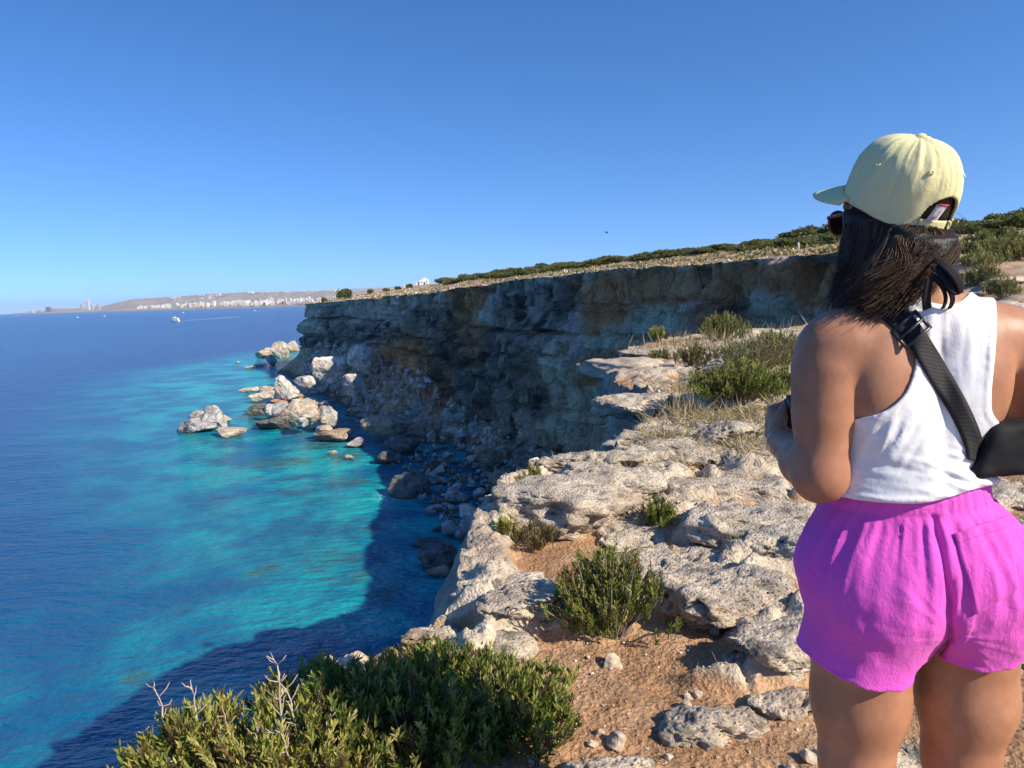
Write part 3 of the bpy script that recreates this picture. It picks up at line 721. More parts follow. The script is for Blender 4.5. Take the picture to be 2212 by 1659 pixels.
# (px, py of the foot at the water or above it, width px, height px, tint, z above sea, label)
BIG = [
    (410, 935, 92, 44, 'g', 0, 'long grey humped rock of the islet off the point'),
    (458, 930, 76, 58, 'g', 0, 'pointed pale grey rock of the islet off the point'),
    (425, 905, 54, 20, 'c', 0, 'low rock behind the islet off the point'), (482, 913, 30, 20, 'c', 0, 'small rock at the end of the islet'),
    (497, 944, 70, 24, 'c', 0, 'flat yellowish rock awash beside the islet'),
    (568, 773, 52, 24, 'c', 0, 'low smooth rock lying in the sea off the far point'), (575, 758, 22, 12, 'c', 0, 'rounded rock behind the low smooth rock at the far point'),
    (604, 775, 44, 50, 'c', 0, 'tall sunlit leaning boulder at the far point'), (585, 790, 34, 26, 'g', 0, 'grey boulder at the waterline of the far point'),
    (632, 760, 30, 30, 'c', 0, 'sunlit boulder behind the leaning one at the far point'),
    (556, 792, 34, 9, 'c', 0, 'thin flat reef rock off the far point'), (512, 785, 12, 6, 'c', 0, 'tiny lone rock off the far point'), (538, 797, 28, 8, 'c', 0, 'narrow reef rock off the far point'),
    (534, 848, 44, 14, 'c', 0, 'flat striped rock awash off the sunlit rubble'), (563, 872, 96, 28, 'c', 0, 'long flat cream shelf at the foot of sunlit rubble'),
    (570, 850, 50, 20, 'c', 1, 'cream slab above the long flat shelf'), (612, 870, 48, 70, 'w', 2, 'tall pale sunlit boulder with rusty foot'), (655, 842, 42, 42, 'w', 3, 'pale sunlit boulder beside the tall one'),
    (640, 865, 40, 26, 'r', 2, 'reddish boulder between the pale sunlit ones'), (600, 885, 50, 34, 'r', 1, 'rusty boulder below the tall pale one'), (581, 895, 32, 30, 'w', 1, 'cubic white boulder above dark shore rocks'),
    (625, 900, 46, 46, 'r', 1, 'rusty white boulder beside the cubic one'), (636, 918, 76, 82, 'c', 0.5, 'big blocky boulder half sunlit at the shore'),
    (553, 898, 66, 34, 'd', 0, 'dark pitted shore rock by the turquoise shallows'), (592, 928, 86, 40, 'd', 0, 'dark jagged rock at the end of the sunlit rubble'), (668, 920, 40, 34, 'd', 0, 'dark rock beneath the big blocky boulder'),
    (702, 925, 70, 66, 'g', .5, 'pale shaded boulder beside the big blocky one'), (722, 957, 100, 44, 'b', 0, 'brown slab lying at the waterline in shade'), (700, 935, 44, 24, 'c', 1, 'yellowish slab on the brown slab at the water'),
    (762, 968, 44, 26, 'g', 0, 'small pale boulder at the waterline in shade'), (716, 982, 20, 10, 'c', 0, 'small sunlit rock awash near the shadow edge'), (752, 994, 22, 16, 'c', 0, 'small sunlit cone rock by the shadow edge'),
    (716, 828, 76, 88, 'w', 4, 'large white craggy pinnacle on the scree'), (786, 800, 62, 70, 'w', 6.2, 'sunlit white block below the cliff band'), (760, 850, 60, 60, 'g', 4.6, 'grey craggy block beside the white pinnacle'),
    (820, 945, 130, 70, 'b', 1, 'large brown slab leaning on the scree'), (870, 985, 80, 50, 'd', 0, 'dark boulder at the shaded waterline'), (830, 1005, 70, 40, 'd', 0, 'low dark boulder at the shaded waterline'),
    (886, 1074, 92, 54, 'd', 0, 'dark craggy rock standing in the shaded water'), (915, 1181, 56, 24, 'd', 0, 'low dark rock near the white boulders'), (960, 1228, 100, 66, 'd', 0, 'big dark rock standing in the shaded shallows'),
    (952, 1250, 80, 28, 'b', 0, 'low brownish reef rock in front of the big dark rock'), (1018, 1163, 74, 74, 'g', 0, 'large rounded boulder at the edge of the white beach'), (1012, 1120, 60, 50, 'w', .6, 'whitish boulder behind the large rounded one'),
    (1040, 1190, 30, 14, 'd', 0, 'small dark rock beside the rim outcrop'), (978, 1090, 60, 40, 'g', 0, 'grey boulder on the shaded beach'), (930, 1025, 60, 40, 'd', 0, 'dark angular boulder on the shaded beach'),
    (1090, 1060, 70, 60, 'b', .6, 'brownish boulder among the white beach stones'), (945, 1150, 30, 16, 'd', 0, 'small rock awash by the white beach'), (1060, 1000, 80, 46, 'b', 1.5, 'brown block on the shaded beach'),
]
for i, (px, py, w, h, t, za, lab) in enumerate(BIG):
    p = gp(px, py, SEA + za); D = proj(p[None])[2][0]; wm = w / F * D; hm = h / F * D
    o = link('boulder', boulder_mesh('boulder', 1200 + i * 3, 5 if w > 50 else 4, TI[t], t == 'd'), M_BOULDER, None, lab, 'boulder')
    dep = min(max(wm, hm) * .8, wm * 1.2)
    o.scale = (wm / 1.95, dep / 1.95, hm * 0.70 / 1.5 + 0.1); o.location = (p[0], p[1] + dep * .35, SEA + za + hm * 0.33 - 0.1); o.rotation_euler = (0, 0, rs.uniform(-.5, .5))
# scree: each sizeable block is its own boulder, the finer rubble one mass
BV = [(t, boulder_mesh('boulder', 1500 + k, 3, TI[t])) for k, t in enumerate('ggbwgbdcgdbw')]
for _, me_ in BV: me_.materials.append(M_BOULDER)
cl = [o for o in bpy.data.objects if o.name == 'cliff'][0].data
_co = np.empty(len(cl.vertices) * 3, np.float32); cl.vertices.foreach_get('co', _co); _co = _co.reshape(-1, 3)
_pxy = proj(_co)
_st = scree_top(0, _pxy[0])
foot = (_co[:, 2] < _st + 0.4) & (_co[:, 2] > SEA - 0.3) & (_pxy[0] > 655) & (_pxy[0] < 1420) & (_pxy[2] > 36) & (_pxy[2] < 195)
fidx = np.nonzero(foot)[0]
beach = []          # white beach below the near rim
for k in range(170):
    px = rs.uniform(840, 1330); py = rs.uniform(960, 1175)
    if py > 975 + (px - 840) * 0.02 and (px - 880) > (py - 1000) * 0.85 - 40: beach.append(gp(px, py, SEA + rs.uniform(0, .5) + 1.6 * sst(1040, 1300, px)))
pick = rs.choice(fidx, 190)
spots = [(_co[k], np.clip(rs.lognormal(-.25, .5), .35, 2.3)) for k in pick] + [(np.array(p), np.clip(rs.lognormal(-.45, .45), .3, 1.5)) for p in beach]
for k in range(46):
    p = gp(rs.uniform(575, 720), rs.uniform(845, 915), SEA + rs.uniform(0.2, 2.2)); spots.append((p, rs.uniform(.9, 2.6)))
spots.sort(key=lambda a: -a[1] / np.linalg.norm(a[0]))
LB = {'sunny': ('pale angular boulder in the sunlit rubble at the point', 'boulders of the sunlit rubble at the point'), 'scree': ('angular boulder lying in the shaded scree under the far cliff', 'boulders of the scree under the cliff'),
      'beach': ('pale rounded boulder on the shaded beach below the near cliff', 'boulders on the shaded beach')}
far_count = 0
for k, (p, s) in enumerate(spots[:290]):
    kind = 'beach' if p[2] < SEA + 2.2 and np.linalg.norm(p[:2]) < 75 and proj(p[None])[0][0] > 830 else 'scree'
    if proj(p[None])[0][0] < 722: kind = 'sunny'
    pal = [3, 7, 11, 3, 7, 0] if kind == 'sunny' else [1, 3, 4, 7, 8, 0, 11, 3] if kind == 'beach' else [0, 2, 4, 5, 7, 10, 1, 2, 9, 7]
    o = link('boulder', BV[pal[rs.randint(len(pal))]][1], None, None, LB[kind][0], 'boulder', LB[kind][1])
    o.location = (p[0], p[1], p[2] + s * .22); o.scale = s * rs.uniform(.7, 1.2, 3) * np.array([.62, .62, .5]); o.rotation_euler = rs.uniform(-.5, .5, 3) + np.array([0, 0, rs.uniform(0, 6)])
def rubble(name, pts, seed, tints='gwcbbcgb'):
    rs = np.random.RandomState(seed); VV, FF, CC = [], [], []; n = 0
    base = [chiselled(1600 + k, 2, 8, .3, .85) for k in range(8)]
    for p, s in pts:
        V, Fc = base[rs.randint(8)]; a = rs.uniform(0, 6.3); ca, sa = math.cos(a), math.sin(a)
        W = (V * rs.uniform(.6, 1.1, 3)) @ np.array([[ca, sa, 0], [-sa, ca, 0], [0, 0, 1]]) * s + p
        t = TI[tints[rs.randint(len(tints))]]
        VV.append(W); FF.append(Fc + n); CC.append(np.tile(np.array(t) * rs.uniform(.75, 1.1), (len(W), 1))); n += len(W)
    return mesh(name, np.concatenate(VV), np.concatenate(FF), np.concatenate(CC), False)
pts = [(_co[k] + np.array([0, 0, .05]), rs.uniform(.1, .28) + .8 * rs.rand() ** 5) for k in rs.choice(fidx, 4200)]
for k in range(2100):
    px = rs.uniform(850, 1340); py = rs.uniform(965, 1180)
    if (px - 880) > (py - 1000) * 0.8 - 20: pts.append((gp(px, py, SEA + rs.uniform(-.1, .35) + 1.6 * float(sst(1040, 1300, px))), rs.uniform(.1, .42)))
link('rubble', rubble('rubble', pts, 9), M_BOULDER, None, 'fine grey and brown rubble filling the foot of the cliff', 'rubble', kind='stuff')
# pale stones along the far rim and over the headland field, too small to tell apart
pts = []
_far = np.nonzero((rr > 34) & (RIM[:, 1] < 200) & (RIM[:, 1] > 0))[0]
for k in rs.choice(_far, 1500):
    d_ = abs(rs.normal(0, 1)) * .035 * rr[k] + .1; q_ = RIM[k, :2] - NRM[k] * d_ + rs.normal(0, .3, 2); pts.append((np.array([q_[0], q_[1], 0.0]), rs.uniform(.06, .2) * rr[k] / 90 + .02))
for k in range(1500):
    k_ = rs.choice(_far); q_ = RIM[k_, :2] - NRM[k_] * rs.uniform(1, 40); pts.append((np.array([q_[0], q_[1], 0.0]), rs.uniform(.04, .16) * rr[k_] / 90 + .02))
_xy = np.array([p[:2] for p, _ in pts]); _ok = inside_poly(_xy[:, 0], _xy[:, 1], LAND); _z = ground(_xy[:, 0], _xy[:, 1])
pts = [(np.array([p[0], p[1], z_]), s_) for (p, s_), o_, z_ in zip(pts, _ok, _z) if o_]
link('rubble', rubble('rubble', pts, 12), M_KARST, None, 'scattered pale stones along the far cliff edge and field', 'rubble', kind='stuff')

# fine pebbles and crumbs of soil on the path
pts = []
for k in range(2600):
    cx, cy, a_, b_ = SOIL[rs.randint(11)]; x_, y_ = cx + rs.normal(0, a_ * .7), cy + rs.normal(0, b_ * .7); pts.append((np.array([x_, y_, 0.0]), (.0018 + .006 * rs.rand() ** 3) * max(1, y_ / 3)))
_xy = np.array([p[:2] for p, _ in pts]); _ok = inside_poly(_xy[:, 0], _xy[:, 1], LAND); _z = ground(_xy[:, 0], _xy[:, 1])
pts = [(np.array([p[0], p[1], z_]), s_) for (p, s_), o_, z_ in zip(pts, _ok, _z) if o_]
link('pebbles', rubble('pebbles', pts, 14, 'bcbrb'), M_STONE, None, 'fine pebbles and crumbs strewn over the orange soil', 'pebbles', kind='stuff')
# ================================================================ PLANTS
def leaves(pos, dirs, L, W, col, rs, bend=0.25):
    """many narrow leaves: five vertices each, two faces"""
    n = len(pos); d = dirs / (np.linalg.norm(dirs, axis=1)[:, None] + 1e-9)
    rnd = rs.normal(size=(n, 3)); side = np.cross(d, rnd); side /= np.linalg.norm(side, axis=1)[:, None] + 1e-9
    nor = np.cross(side, d)
    L = np.broadcast_to(L, (n,))[:, None]; W = np.broadcast_to(W, (n,))[:, None]
    b0 = pos - side * W * .35; b1 = pos + side * W * .35
    m = pos + d * L * .55 + nor * L * bend * .35; m0 = m - side * W * .5; m1 = m + side * W * .5
    t = pos + d * L + nor * L * bend
    V = np.stack([b0, b1, m1, m0, t], 1).reshape(-1, 3)
    k = np.arange(n)[:, None] * 5
    Fq = np.concatenate([k + np.array([[0, 1, 2]]), k + np.array([[0, 2, 3]]), k + np.array([[3, 2, 4]])], 1).reshape(-1, 3)
    return V, Fq, np.repeat(col, 5, axis=0)
def leafmat(name, rough=0.55, trans=0.3):
    b = MatB(name)
    c = b.attr('Col').outputs['Color']
    p = b.bsdf(c, rough, None, .25)
    tr = b.n('BsdfTranslucent', None, Color=b.mixc(1.0, c, (1.0, 1.15, 0.5), 'MULTIPLY')).outputs[0]
    return b.done(b.n('MixShader', None, Fac=trans, i1=p, i2=tr).outputs[0])
M_LEAF = leafmat('fleshy_leaves'); M_DRY = leafmat('dry_stalks', .8, .15)
M_TWIG = simple('grey_twigs', (0.30, 0.25, 0.20), .9, .1)
GREEN = [(0.15, 0.19, 0.035), (0.20, 0.235, 0.05), (0.10, 0.14, 0.03), (0.27, 0.28, 0.075)]
def shrub(seed, w, h, stems, tips, lpt, leafL, leafW, pal=GREEN, lean=(0, 0), brown=0.12, up=0.75):
    """a low bush of upright rosettes: leaf mesh and stem mesh"""
    rs = np.random.RandomState(seed)
    g = Geo(); PP, DD, CC, LL = [], [], [], []
    for s in range(stems):
        a = rs.uniform(0, 2 * np.pi); rr_ = math.sqrt(rs.uniform(0.02, 1))
        lump = 1 + 0.28 * math.sin(3 * a + seed) + 0.15 * math.sin(7 * a + 2 * seed)
        ex, ey = math.cos(a) * rr_ * w / 2 * lump + lean[0] * h, math.sin(a) * rr_ * w / 2 * lump + lean[1] * h
        ez = h * math.sqrt(max(0.03, 1 - (rr_ * .93) ** 2)) * rs.uniform(.72, 1.08)
        end = np.array([ex, ey, ez]); st = np.array([ex, ey, 0]) * rs.uniform(.15, .4); mid = (st + end) * .5 + np.array([ex, ey, 0]) * .16
        t = np.linspace(0, 1, 5)[:, None]
        path = (1 - t) ** 2 * st + 2 * t * (1 - t) * mid + t ** 2 * end
        path[0, 2] = -0.03
        g.tube(path, np.linspace(.0045, .0018, 5) * (h / .4) ** .5, 4, None, False)
        for k in range(tips):
            u = rs.uniform(.35, 1.0) if k else 1.0
            p = (1 - u) ** 2 * st + 2 * u * (1 - u) * mid + u ** 2 * end + rs.normal(0, .035 * w, 3) * (0.2 if k == 0 else 1) * np.array([1, 1, .5])
            p[2] = max(p[2], .01)
            out = p * np.array([1, 1, .3]); out /= np.linalg.norm(out) + 1e-6
            ax = np.array([0, 0, up]) + out * (1 - up) + rs.normal(0, .12, 3); ax /= np.linalg.norm(ax)
            base = np.array(pal[rs.randint(len(pal))]) * rs.uniform(.75, 1.25)
            if rs.rand() < brown: base = np.array([(0.22, 0.13, 0.05), (0.16, 0.10, 0.06), (0.25, 0.19, 0.08)][rs.randint(3)]) * rs.uniform(.6, 1.1)
            elif k == 0 and rs.rand() < .6: base = base * .4 + np.array([(0.40, 0.38, 0.10), (0.46, 0.40, 0.15)][rs.randint(2)]) * .6 * (np.mean(pal[0]) / .125) ** .3
            n = lpt + rs.randint(-2, 3)
            q = rs.normal(size=(n, 3)); q -= (q @ ax)[:, None] * ax; q /= np.linalg.norm(q, axis=1)[:, None]
            sp = rs.uniform(.15, .75, n)[:, None]; alng = rs.uniform(-1.6, .6, n)[:, None] * leafL
            PP.append(p + ax * alng + q * leafW * .3); DD.append(ax + q * sp); CC.append(np.clip(base * rs.uniform(.8, 1.25, (n, 1)), 0, 1)); LL.append(leafL * rs.uniform(.7, 1.2, n))
    V, Fc, C = leaves(np.concatenate(PP), np.concatenate(DD), np.concatenate(LL), leafW, np.concatenate(CC), rs)
    return mesh('foliage', V, Fc, C, False), g.mesh('stems')
def put_shrub(name, lab, px, py, seed, w, h, stems, tips, lpt, leafL, leafW, pal=GREEN, cat='bush', group=None, **kw):
    x, y, D = hit(px, py)
    z = gz(x, y)
    e = empty(name, (x, y, z), lab, cat, group)
    f, s = shrub(seed, w, h, stems, tips, lpt, leafL, leafW, pal, **kw)
    link('foliage', f, M_LEAF, e); link('stems', s, M_TWIG, e)
    return e
LIT = [(0.34, 0.33, 0.07), (0.27, 0.29, 0.055), (0.42, 0.38, 0.12), (0.20, 0.24, 0.05)]
OLIVE = [(0.16, 0.175, 0.065), (0.20, 0.20, 0.08), (0.12, 0.145, 0.055), (0.24, 0.225, 0.11)]
GREYG = [(0.19, 0.19, 0.11), (0.24, 0.23, 0.14), (0.15, 0.16, 0.09)]
put_shrub('samphire_bush', 'dense dark samphire bush on the rim beside the bare soil path', 1105, 1560, 11, .52, .18, 120, 6, 15, .026, .0066)
put_shrub('samphire_bush', 'tall dark samphire bush on the rim in the shadow of the woman', 905, 1590, 12, .62, .25, 150, 6, 15, .026, .0066)
put_shrub('samphire_bush', 'dark samphire bush hanging over the rim next to the dry twigs', 735, 1620, 13, .52, .24, 120, 6, 15, .026, .0066)
put_shrub('samphire_bush', 'low samphire bush at the foot of the pinkish rim slab', 960, 1490, 19, .40, .15, 70, 6, 14, .022, .005)
put_shrub('samphire_bush', 'sunlit yellow green samphire bush with dry twigs on the rim', 600, 1705, 14, .50, .19, 95, 6, 15, .026, .006, LIT, brown=.18)
put_shrub('samphire_bush', 'small sunlit samphire bush at the outer end of the rim', 425, 1712, 15, .42, .13, 70, 6, 15, .026, .006, LIT, brown=.15)
put_shrub('samphire_bush', 'round green samphire bush standing on soil between pale outcrops', 1318, 1358, 16, .46, .34, 140, 6, 14, .024, .005, GREEN, brown=.16)
put_shrub('samphire_bush', 'wide dark green bush above the dry grass behind the hand', 1595, 880, 17, 1.05, .44, 140, 6, 14, .045, .010, GREEN)
put_shrub('samphire_bush', 'low dark bush beside the wide bush and the left arm', 1705, 850, 18, .6, .38, 70, 6, 13, .045, .010, GREEN)
put_shrub('heath_bush', 'grey green woody bush on the rock platform', 1640, 800, 21, 1.7, .50, 180, 6, 11, .05, .009, GREYG, brown=.3)
put_shrub('heath_bush', 'upright yellow green bush at the back of the rock platform', 1560, 735, 22, 1.25, .75, 110, 6, 12, .06, .012, [(0.19, 0.20, 0.06), (0.14, 0.16, 0.05)], brown=.25, up=.9)
put_shrub('heath_bush', 'small green bush beside shoulder on the rock platform', 1690, 765, 23, 1.2, .5, 90, 5, 12, .05, .011, OLIVE)
put_shrub('samphire_tuft', 'tiny bright green tuft on the jutting rim block', 1150, 1088, 24, .15, .14, 22, 5, 11, .03, .006, LIT, 'tuft', up=.85)
put_shrub('samphire_tuft', 'small green tuft in a soil pocket behind the round bush', 1425, 1142, 25, .24, .13, 30, 5, 11, .028, .006, GREEN, 'tuft', up=.85)
put_shrub('samphire_tuft', 'tiny green tuft at the rim above the round bush', 1092, 1178, 26, .12, .08, 14, 5, 10, .026, .006, LIT, 'tuft')
put_shrub('samphire_tuft', 'brownish dry little bush on the rim outcrop', 1150, 1176, 27, .26, .12, 40, 5, 10, .024, .004, [(0.20, 0.16, 0.08), (0.13, 0.13, 0.05)], 'tuft', brown=.5)
put_shrub('samphire_tuft', 'green tuft on the tip of the rock platform', 1425, 782, 28, .42, .30, 40, 5, 11, .05, .011, OLIVE, 'tuft', up=.85)
put_shrub('samphire_tuft', 'green tuft at the far lip of the rock platform', 1420, 730, 29, .5, .42, 34, 5, 11, .06, .012, LIT, 'tuft', up=.9)
put_shrub('samphire_tuft', 'straw coloured tuft beside the grey green woody bush', 1500, 795, 30, .62, .38, 60, 5, 11, .06, .010, [(0.33, 0.27, 0.14), (0.20, 0.19, 0.08)], 'tuft', brown=.3, up=.85)
put_shrub('heath_bush', 'dark green tuft on bare rock behind right shoulder', 2165, 645, 31, .9, .5, 70, 6, 12, .06, .012, OLIVE)
put_shrub('heath_bush', 'dark bush on bare rock behind the shirt strap', 2120, 614, 32, 1.3, .6, 90, 6, 12, .07, .014, OLIVE)
put_shrub('heath_bush', 'bright green bush with pale flowers behind the neck', 2110, 582, 33, 1.6, .55, 90, 6, 12, .07, .015, [(0.15, 0.20, 0.05), (0.11, 0.15, 0.04), (0.45, 0.42, 0.3)])
for k, (px, py, w, h) in enumerate([(2180, 566, 2.6, .8), (2150, 552, 2.2, .7), (2205, 545, 2.4, .9), (2110, 552, 2.0, .6), (2120, 525, 1.6, .6), (2175, 522, 1.2, .7)]):
    put_shrub('heath_bush', ['broad dark bush on the stony slope', 'olive bush on the stony slope', 'tall dark bush at the edge of the stony slope', 'low olive bush near the hair', 'small bush in the straw coloured field', 'round bush in the straw coloured field'][k] + ' behind the woman', px, py, 40 + k, w, h, 80, 6, 11, .12, .03, OLIVE)

# dry branched stalks standing out of the sunlit bush
for k, (px, py, top) in enumerate([(620, 1720, .40), (345, 1690, .21), (385, 1690, .23), (445, 1690, .22), (668, 1700, .27), (510, 1700, .20), (585, 1725, .22), (715, 1700, .2), (655, 1730, .22)]):
    rs = np.random.RandomState(70 + k); x, y, D = hit(px, py); g = Geo()
    n = 9; lean = rs.uniform(-.22, .02); path = np.array([[lean * top * (i / 8) ** 1.2 + rs.normal(0, .003), rs.normal(0, .003), top * i / 8 - .03] for i in range(n)])
    g.tube(path, np.linspace(.0042, .0017, n), 5)
    for i in range(3, n):
        for _ in range(2 if k != 0 else 4):
            d = rs.normal(size=3) * np.array([1, 1, .3]) + np.array([0, 0, .7]); d *= rs.uniform(.018, .045) * (1.3 if k == 0 else 1) / np.linalg.norm(d)
            g.tube([path[i], path[i] + d * .6 + rs.normal(0, .002, 3), path[i] + d + np.array([0, 0, .008])], [.0018, .0015, .0009], 4)
    lab = 'tall bleached branching stalk standing above the sunlit samphire bush' if k == 0 else 'thin bleached dead stalk standing in the sunlit samphire bush'
    o = link('dry_stalk', g.mesh('dry_stalk'), simple('bleached_stalk', (0.50, 0.42, 0.34), .85, .1) if k == 0 else bpy.data.materials['bleached_stalk'], None, lab, 'stalk', None if k == 0 else 'thin dead stalks in the sunlit bush')
    o.location = (x, y, gz(x, y))

# dry grass and litter
def grass_patch(name, seed, n, region, hmin, hmax, cols, flat=.5, width=.0022, label='', scatter=None):
    rs = np.random.RandomState(seed); P = []
    while len(P) < n:
        cx, cy, a, b_ = region[rs.randint(len(region))]
        x, y = cx + rs.normal(0, a), cy + rs.normal(0, b_)
        P.append((x, y))
    P = np.array(P); ins = inside_poly(P[:, 0], P[:, 1], LAND); P = P[ins]; n = len(P)
    z = ground(P[:, 0], P[:, 1])
    pos = np.column_stack([P, z - .004])
    d = rs.normal(size=(n, 3)) * np.array([flat, flat, .12]) + np.array([0, 0, 1 - flat * .75])
    col = np.array(cols)[rs.randint(len(cols), size=n)] * rs.uniform(.7, 1.25, (n, 1))
    r = np.hypot(P[:, 0], P[:, 1])
    V, Fc, C = leaves(pos, d, rs.uniform(hmin, hmax, n) * np.clip(r / 5, .7, 2.2), width * np.clip(r / 3.2, .8, 5), col, rs, .5)
    link(name, mesh(name, V, Fc, C, False), M_DRY, None, label, 'grass', kind='stuff')
DRYC = [(0.46, 0.35, 0.20), (0.38, 0.28, 0.15), (0.52, 0.42, 0.27), (0.30, 0.22, 0.12), (0.24, 0.22, 0.10)]
reg = []
for px, py, a, b_ in [(1480, 965, .28, .3), (1570, 915, .5, .4), (1550, 1000, .4, .3), (1640, 930, .5, .4), (1560, 850, .8, .8)]:
    x, y, _ = hit(px, py); reg.append((x, y, a, b_))
grass_patch('dry_grass', 81, 7000, reg, .05, .15, DRYC, .75, .0028, 'matted straw coloured dry grass in the hollow behind the hand')
reg = []
for px, py, a, b_ in [(1480, 1420, .16, .10), (1420, 1440, .14, .1), (1560, 1640, .22, .12), (1640, 1600, .2, .12), (1450, 1480, .12, .1), (1680, 1380, .15, .1), (1500, 1230, .2, .1), (1560, 1160, .25, .1), (2190, 1560, .2, .2), (2180, 1650, .2, .1), (1960, 1580, .2, .15), (1260, 1370, .15, .05), (1330, 1480, .3, .3), (2150, 1120, .3, .2), (2150, 1230, .3, .2), (1700, 1500, .2, .15)]:
    x, y, _ = hit(px, py); reg.append((x, y, a, b_))
grass_patch('dry_grass', 82, 5200, reg, .02, .07, DRYC, .95, .0016, 'thin dry litter and creeping stems scattered over the orange soil')
reg = []
for px, py, a, b_ in [(1500, 1050, .25, .12), (1440, 1100, .2, .1), (1560, 1120, .3, .1), (1640, 1120, .2, .12), (1480, 1180, .25, .08), (1620, 1230, .2, .1), (1540, 1280, .2, .08), (1650, 1330, .15, .08), (1350, 1130, .2, .1), (1290, 1120, .15, .1), (1700, 1010, .3, .2), (2160, 1010, .4, .3), (1400, 1010, .2, .15)]:
    x, y, _ = hit(px, py); reg.append((x, y, a, b_))
grass_patch('dry_grass', 84, 5200, reg, .03, .09, DRYC, .8, .0018, 'straw coloured dry grass growing in the gaps between the pale outcrops')
reg = []
for px, py, a, b_ in [(1210, 905, 1, 1)] * 0 + [(1470, 900, .12, .1), (1420, 880, .2, .2), (1470, 770, .6, .8), (1600, 720, 1.2, 1), (1500, 750, .5, .5), (1650, 700, 1.5, 1)]:
    x, y, _ = hit(px, py); reg.append((x, y, a, b_))
grass_patch('dry_grass', 83, 900, reg, .08, .24, DRYC, .35, .003, 'tall pale grass stalks standing on the rock platform')

# low dry scrub dotted over the far field
rs = np.random.RandomState(91); PP, DD, CC, LL = [], [], [], []
for k in range(900):
    k_ = rs.choice(_far); q_ = RIM[k_, :2] - NRM[k_] * abs(rs.normal(0, 16)); r_ = .12 + .3 * rs.rand(); n = 16
    o_ = rs.normal(size=(n, 3)) * np.array([r_, r_, 0]); PP.append(np.column_stack([q_[0] + o_[:, 0], q_[1] + o_[:, 1]])); DD.append(rs.normal(size=(n, 3)) * .6 + np.array([0, 0, .8]))
    CC.append(np.tile(np.array([(0.24, 0.20, 0.09), (0.16, 0.165, 0.06), (0.38, 0.28, 0.14), (0.20, 0.17, 0.10)][rs.randint(4)]), (n, 1)) * rs.uniform(.7, 1.2, (n, 1))); LL.append(rs.uniform(.12, .38, n))
PP = np.concatenate(PP); ok_ = inside_poly(PP[:, 0], PP[:, 1], LAND); zz_ = ground(PP[:, 0], PP[:, 1])
V, Fc, C = leaves(np.column_stack([PP, zz_ - .03])[ok_], np.concatenate(DD)[ok_], np.concatenate(LL)[ok_], .14, np.concatenate(CC)[ok_], rs, .3)
link('dry_scrub', mesh('dry_scrub', V, Fc, C, False), M_DRY, None, 'low dry scrub dotted over the straw coloured field along the far cliff', 'scrub', kind='stuff')

# ---------------------------------------------------------------- scrub on the plateau
def scrub_mesh(seed, tree=False):
    rs = np.random.RandomState(seed)
    PP, DD, CC = [], [], []
    for c in range(26 if not tree else 34):
        a = rs.uniform(0, 6.28); rr_ = math.sqrt(rs.rand()) * .8
        cen = np.array([math.cos(a) * rr_, math.sin(a) * rr_, 0.08 + .72 * math.sqrt(max(0, 1 - rr_ ** 2)) * rs.uniform(.45, 1.05)])
        if tree: cen[2] = .30 + cen[2] * .75
        rad = rs.uniform(.16, .34); n = 75
        q = rs.normal(size=(n, 3)); q /= np.linalg.norm(q, axis=1)[:, None]
        PP.append(cen + q * rad * rs.uniform(.55, 1.0, (n, 1))); DD.append(q + np.array([0, 0, .5]))
        base = np.array([(0.13, 0.15, 0.05), (0.165, 0.18, 0.065), (0.20, 0.19, 0.10), (0.26, 0.225, 0.15), (0.14, 0.165, 0.055)][rs.randint(5)])
        CC.append(base * rs.uniform(.7, 1.3, (n, 1)))
    V, Fc, C = leaves(np.concatenate(PP), np.concatenate(DD), rs.uniform(.08, .17, len(np.concatenate(PP))), .085, np.concatenate(CC), rs, .2)
    g = Geo()
    for k in range(3 if tree else 4):
        a = rs.uniform(0, 6.28); e = np.array([math.cos(a) * .4, math.sin(a) * .4, .7 if not tree else .95])
        g.tube([[0, 0, -.15], e * np.array([.3, .3, .5]), e], [.04, .03, .012], 5)
    return mesh('crown', V, Fc, C, False), g.mesh('trunk')
SC = [scrub_mesh(300 + k, k >= 5) for k in range(8)]
for f, s in SC: f.materials.append(M_LEAF); s.materials.append(M_TWIG)
rs = np.random.RandomState(17)
n = 0
belt = [(700, 648, 12, 6), (745, 636, 30, 13), (860, 622, 14, 4), (885, 618, 14, 5), (800, 628, 13, 4), (835, 625, 14, 3)]
spots = []
for px, py, w, h in belt: spots.append((px, py, w, h, (300 if px > 760 else 275) * K))
for k in range(270):                      # the long belt of maquis behind the rim
    px = rs.uniform(955, 2225)
    top = np.interp(px, [925, 960, 1130, 1300, 1500, 1650, 1750, 1830, 1950, 2110, 2215], [610, 601, 579, 567, 553, 535, 500, 480, 480, 478, 462])
    bot = np.interp(px, [925, 960, 1130, 1300, 1500, 1650, 1750, 1830, 1950, 2110, 2215], [618, 616, 600, 588, 570, 552, 540, 530, 535, 530, 505])
    D = np.interp(px, [925, 1130, 1300, 1500, 1650, 1800, 2200], [230, 165, 150, 130, 112, 92, 92]) * K
    u = rs.rand() ** 1.3
    py = bot + (top + 14 - bot) * u
    spots.append((px, py, rs.uniform(20, 62) * min(1, .45 + (px - 930) / 250) * (1 + .3 * (px > 1700)), rs.uniform(8, 20) * (.85 + .6 * (px > 1700)), D * (1 + .45 * u)))
